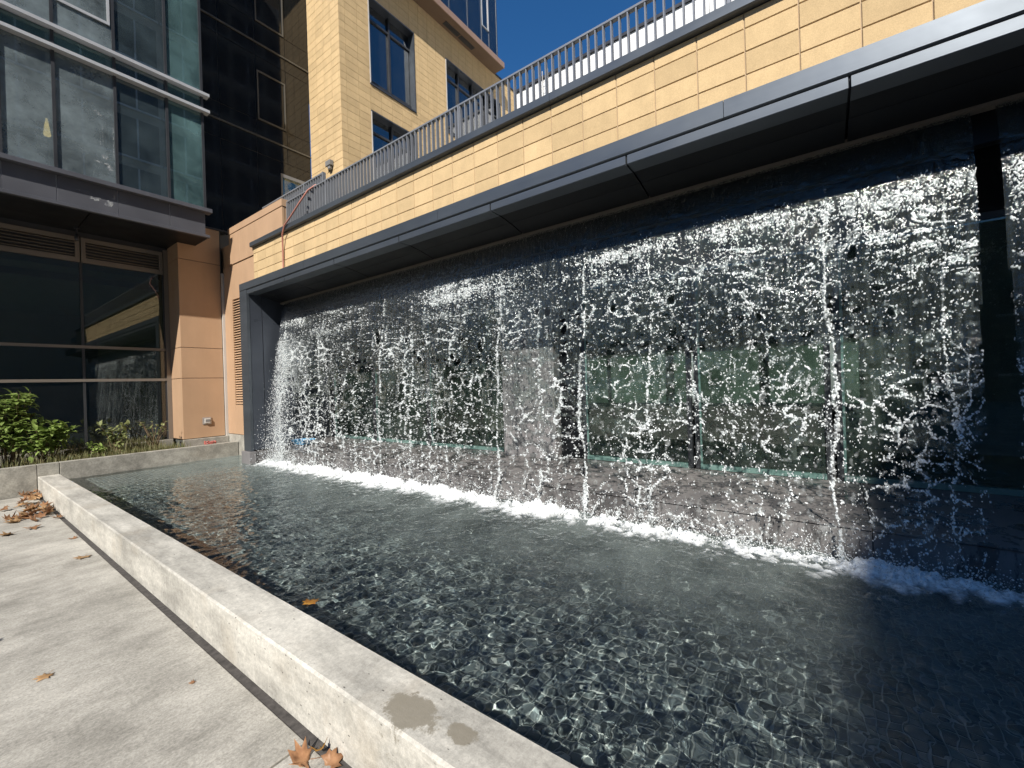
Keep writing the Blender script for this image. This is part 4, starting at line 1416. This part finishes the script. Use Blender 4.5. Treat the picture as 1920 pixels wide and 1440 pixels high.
# socket box on the column
sk = thing("outlet_box", (3.43, 10.54, 0.9), "small steel outlet cover low on the brown column", "outlet")
box("plate", 'steel', sk, 3.355, 3.515, 10.535, 10.548, 0.84, 0.99, 0.006)
box("cover", 'trim_white', sk, 3.385, 3.49, 10.505, 10.533, 0.865, 0.965, 0.008)
box("slot", 'grey_box', sk, 3.40, 3.475, 10.501, 10.504, 0.90, 0.945)

# sprinkler hung under the soffit
hk = thing("soffit_camera", (1.63, 10.95, 4.4), "small black fixture hung under the bay's soffit above the louvre grilles", "camera")
put("stem", MB().tube([(1.63, 10.95, 4.598), (1.63, 10.95, 4.50)], 0.012, 8).mesh("stem"), 'mullion', hk)
put("body", MB().lathe([(0.0, .0), (.03, .002), (.038, .03), (.038, .10), (.018, .13), (0.0, .131)], (1.63, 10.95, 4.37), 12).mesh("body", True), 'mullion', hk)
put("collar", MB().lathe([(0.0, .0), (.045, .0), (.045, .014), (0.0, .014)], (1.63, 10.95, 4.584), 12).mesh("collar"), 'mullion', hk)

# lamp and covered chair behind the bay glass
lp = thing("pendant_lamp", (1.42, 12, 6.6), "warm lit cone lamp hanging behind the bay's glass", "lamp")
put("shade", MB().lathe([(0.0, .34), (.015, .34), (.055, .02), (.045, 0.0), (0.0, 0.0)], (1.42, 12, 6.58), 16).mesh("shade", True), 'lamp', lp)
put("cord", MB().tube([(1.42, 12, 6.92), (1.42, 12, 7.095)], 0.008, 6).mesh("cord"), 'mullion', lp)
dc = MB().lathe([(.26, 0), (.25, .3), (.24, .62), (.20, .82), (.12, .93), (0, .96)], (1.2, 11.6, 5.1), 20)
rr = random.Random(3)
dc.v = [(x + 0.03 * math.sin(9 * math.atan2(y - 11.6, x - 1.2)) * (1 - (z - 5.1)), y + 0.02 * math.cos(7 * x + z * 5), z) for x, y, z in dc.v]
tag(put("covered_chair", dc.mesh("covered_chair", True), 'drape'), "chair under a white dust sheet behind the bay's glass", "chair")

# dry leaves ---------------------------------------------------------------
def leaf_mesh(seed, size, curl):
    r = random.Random(seed)
    lobes = [(0, -0.28), (0.16, -0.20), (0.42, -0.30), (0.34, -0.08), (0.62, 0.10), (0.36, 0.14), (0.46, 0.46), (0.20, 0.32), (0.0, 0.70)]
    pts = [(x * r.uniform(.85, 1.15), y * r.uniform(.9, 1.1)) for x, y in lobes]
    out = pts + [(-x * r.uniform(.85, 1.1), y) for x, y in pts[-2:0:-1]]
    n = len(out)
    V = [(0, 0, 0)] + [(x * .5, y * .5, 0) for x, y in out] + [(x, y, 0) for x, y in out]
    ca, cb = curl * r.uniform(.5, 1.2), curl * r.uniform(-.4, .9)
    ph = r.uniform(0, 6)
    W = []
    for x, y, z in V:
        rr_ = x * x + y * y
        zz = ca * x * x * 1.3 + cb * y * abs(y) * 1.2 + curl * 0.22 * math.sin(5 * math.atan2(y, x) + ph) * rr_
        W.append((x * size, y * size, zz * size))
    F = []
    for i in range(n):
        j = (i + 1) % n
        F.append((0, 1 + i, 1 + j))
        F.append((1 + i, 1 + n + i, 1 + n + j, 1 + j))
    # stalk
    b = len(W)
    s = size
    W += [(-.012 * s, -.26 * s, 0), (.012 * s, -.26 * s, 0), (.008 * s, -.62 * s, .06 * s), (-.008 * s, -.62 * s, .06 * s)]
    F.append((b, b + 1, b + 2, b + 3))
    me = bpy.data.meshes.new("leaf")
    me.from_pydata(W, [], F)
    me.polygons.foreach_set("use_smooth", [True] * len(me.polygons))
    me.update()
    zmin = min(w[2] for w in W)
    me["zmin"] = zmin
    return me


def leaf(seed, x, y, z, size, rot, mat, curl, label, group=None, tilt=(0, 0)):
    me = leaf_mesh(seed, size, curl)
    o = put("fallen_leaf", me, mat, None, (x, y, z - me["zmin"] + 0.002), (tilt[0], tilt[1], rot))
    s = o.modifiers.new("solid", 'SOLIDIFY')
    s.thickness = 0.0012
    tag(o, label, "leaf", group)
    return o


lr = random.Random(5)
for n_, (cx, cyy, sx, sy, cnt, lab, grp) in enumerate((
        (0.84, 9.55, 0.09, 0.28, 13, "dry brown leaf in the heap at the curb's far corner", "heap of leaves in the far corner"),
        (0.76, 8.15, 0.10, 0.30, 24, "curled orange brown leaf in the nearer heap against the curb", "nearer heap of leaves against the curb"),
        (0.72, 8.95, 0.16, 0.10, 5, "dry leaf in the thin row between the two heaps", "row of leaves between the heaps"))):
    for i in range(cnt):
        x = min(0.92, cx + lr.gauss(0, sx))
        y = min(9.82, cyy + lr.gauss(0, sy))
        c = max(0, 1 - ((x - cx - .04) / (sx * 2)) ** 2 - ((y - cyy) / (sy * 2)) ** 2)
        leaf(n_ * 100 + i, x, y, 0.0 + lr.random() * 0.10 * c, lr.uniform(0.10, 0.155), lr.uniform(0, 6.3), lr.choice(['dry_leaf', 'dry_leaf', 'tan_leaf']),
             lr.uniform(0.5, 1.3), lab, grp, (lr.gauss(0, .5) * c, lr.gauss(0, .5) * c))
leaf(301, 0.47, 7.3, 0, 0.13, 1.9, 'tan_leaf', 0.5, "tan leaf alone on the pavement before the nearer heap")
leaf(302, 0.86, 6.45, 0, 0.07, 0.6, 'dry_leaf', 0.6, "small dark leaf beside the curb just past the nearer heap")
leaf(303, 0.81, 5.62, 0, 0.115, 2.6, 'tan_leaf', 0.45, "flat tan leaf near the curb, midway along the pavement")
leaf(304, 0.335, 3.42, 0, 0.075, 2.3, 'tan_leaf', 0.3, "pale yellow leaf lying alone on the open pavement")
leaf(305, 0.185, 4.15, 0, 0.07, 1.0, 'dry_leaf', 0.8, "small brown leaf at the left edge of the pavement")
leaf(306, 0.77, 2.67, 0, 0.028, 1.0, 'dry_leaf', 0.5, "tiny brown leaf scrap on the pavement near the cross joint")
leaf(307, 0.855, 1.725, 0.0, 0.105, 0.9, 'dry_leaf', 1.1, "large curled tan leaf at the curb's foot in the foreground", None, (0.25, -0.2))
leaf(308, 0.915, 1.70, 0.02, 0.05, 2.8, 'gold_leaf', 1.0, "yellow brown leaf tucked behind the large curled foreground leaf", None, (0.4, 0.2))
leaf(309, 0.915, 1.63, 0.0, 0.085, 4.4, 'dry_leaf', 0.9, "reddish curled leaf right of the large foreground leaf", None, (0.2, 0.4))
leaf(310, 1.365, 2.6, ZW + 0.003, 0.095, 5.4, 'gold_leaf', 0.35, "golden leaf floating on the pool water by the curb")

# planting ------------------------------------------------------------------
def shrub(name, label, cx, cyy, h, spread, nst, nl, lsize, mat, seed, sparse=False):
    r = random.Random(seed)
    t = thing(name, (cx, cyy, 0.4), label, "shrub", "shrubs in the planter")
    st, fo = MB(), MB()
    for i in range(nst):
        a = r.uniform(0, 6.283)
        ln = h * r.uniform(.55, 1.0)
        rr_ = spread * r.uniform(.25, 1.0)
        tip = Vector((cx + rr_ * math.cos(a), cyy + 0.55 * rr_ * math.sin(a), 0.4 + ln))
        b0 = Vector((cx + r.uniform(-.06, .06), cyy + r.uniform(-.04, .04), 0.39))
        mid = b0.lerp(tip, .5) + Vector((0, 0, ln * .12))
        pts = [b0, b0.lerp(mid, .5) + Vector((r.uniform(-.02, .02), 0, 0)), mid, mid.lerp(tip, .5) + Vector((0, 0, ln * .05)), tip]
        st.tube(pts, 0.008, 5, 0.003)
        for k in range(nl):
            u = r.uniform(.15 if not sparse else .5, 1.0) ** 0.7
            j = min(3, int(u * 4))
            p = pts[j].lerp(pts[j + 1], u * 4 - j)
            d = Vector((r.gauss(0, 1), r.gauss(0, 1), r.gauss(.25, .6))).normalized()
            L = lsize * r.uniform(.6, 1.15)
            side = d.cross(Vector((0, 0, 1)))
            if side.length < .1: side = Vector((1, 0, 0))
            side.normalize()
            nrm = side.cross(d)
            w = L * 0.26
            b = len(fo.v)
            p0 = p + d * 0.015
            m1 = p0 + d * L * .35 - nrm * L * .05
            m2 = p0 + d * L * .7 - nrm * L * .06
            tp = p0 + d * L - nrm * L * 0.22
            fo.v += [tuple(q) for q in (p0, m1 - side * w + nrm * w * .3, m1, m1 + side * w + nrm * w * .3, m2 - side * w * .8 + nrm * w * .25, m2, m2 + side * w * .8 + nrm * w * .25, tp)]
            fo.f += [(b, b + 2, b + 1), (b, b + 3, b + 2), (b + 1, b + 2, b + 5, b + 4), (b + 2, b + 3, b + 6, b + 5), (b + 4, b + 5, b + 7), (b + 5, b + 6, b + 7)]
    put("stems", st.mesh("stems"), 'stem', t)
    put("foliage", fo.mesh("foliage", True), mat, t, kind='stuff')
    return t


shrub("green_shrub", "tallest bright green shrub at the planter's left end", 0.74, 10.50, 1.24, 0.30, 19, 34, 0.125, 'green_leaf', 1)
shrub("green_shrub", "wide low green shrub in front of the tallest shrub, leaning right", 1.08, 10.42, 0.72, 0.44, 17, 32, 0.13, 'green_leaf', 2)
shrub("green_shrub", "dark green shrub cut by the picture's left edge", 0.30, 10.45, 0.85, 0.40, 14, 30, 0.13, 'green_leaf', 6)
shrub("green_shrub", "small green shrub with a pale tip before the shop window's mullion", 1.98, 10.48, 0.66, 0.26, 9, 22, 0.10, 'pale_leaf', 3)
shrub("thin_shrub", "thin twiggy shrub with few leaves at the shop window's right end", 2.55, 10.55, 0.62, 0.30, 16, 5, 0.06, 'pale_leaf', 4, True)
shrub("low_plant", "low leafy plant between the two smaller shrubs", 1.72, 10.40, 0.34, 0.22, 8, 10, 0.08, 'green_leaf', 5)

gr = MB()
r = random.Random(9)
for i in range(5200):
    x, y = r.uniform(-1.2, 3.0) if i % 3 else r.uniform(1.2, 2.95), r.uniform(10.10, 11.05)
    if x > 2.7 and y > 10.4: continue
    h = r.uniform(.08, .26) * (1.25 if y > 10.5 else .8)
    a, ln = r.uniform(0, 6.28), r.uniform(.02, .10)
    dx, dy = math.cos(a), math.sin(a)
    w = 0.0035
    b = len(gr.v)
    gr.v += [(x - dy * w, y + dx * w, .395), (x + dy * w, y - dx * w, .395), (x + dx * ln * .4 + dy * w * .8, y + dy * ln * .4 - dx * w * .8, .395 + h * .6),
             (x + dx * ln * .4 - dy * w * .8, y + dy * ln * .4 + dx * w * .8, .395 + h * .6), (x + dx * ln, max(10.095, y + dy * ln), .395 + h)]
    gr.f += [(b, b + 1, b + 2, b + 3), (b + 3, b + 2, b + 4)]
put("planter_grass", gr.mesh("grass"), 'grass', None, kind='stuff')

# caustics through the pool surface
try:
    water.cycles.is_caustics_caster = True
    for o in RECV:
        o.cycles.is_caustics_receiver = True
except Exception as ex:
    print("caustics", ex)
    try:
        water.is_caustics_caster = True
        for o in RECV: o.is_caustics_receiver = True
    except Exception as ex2:
        print("caustics2", ex2)
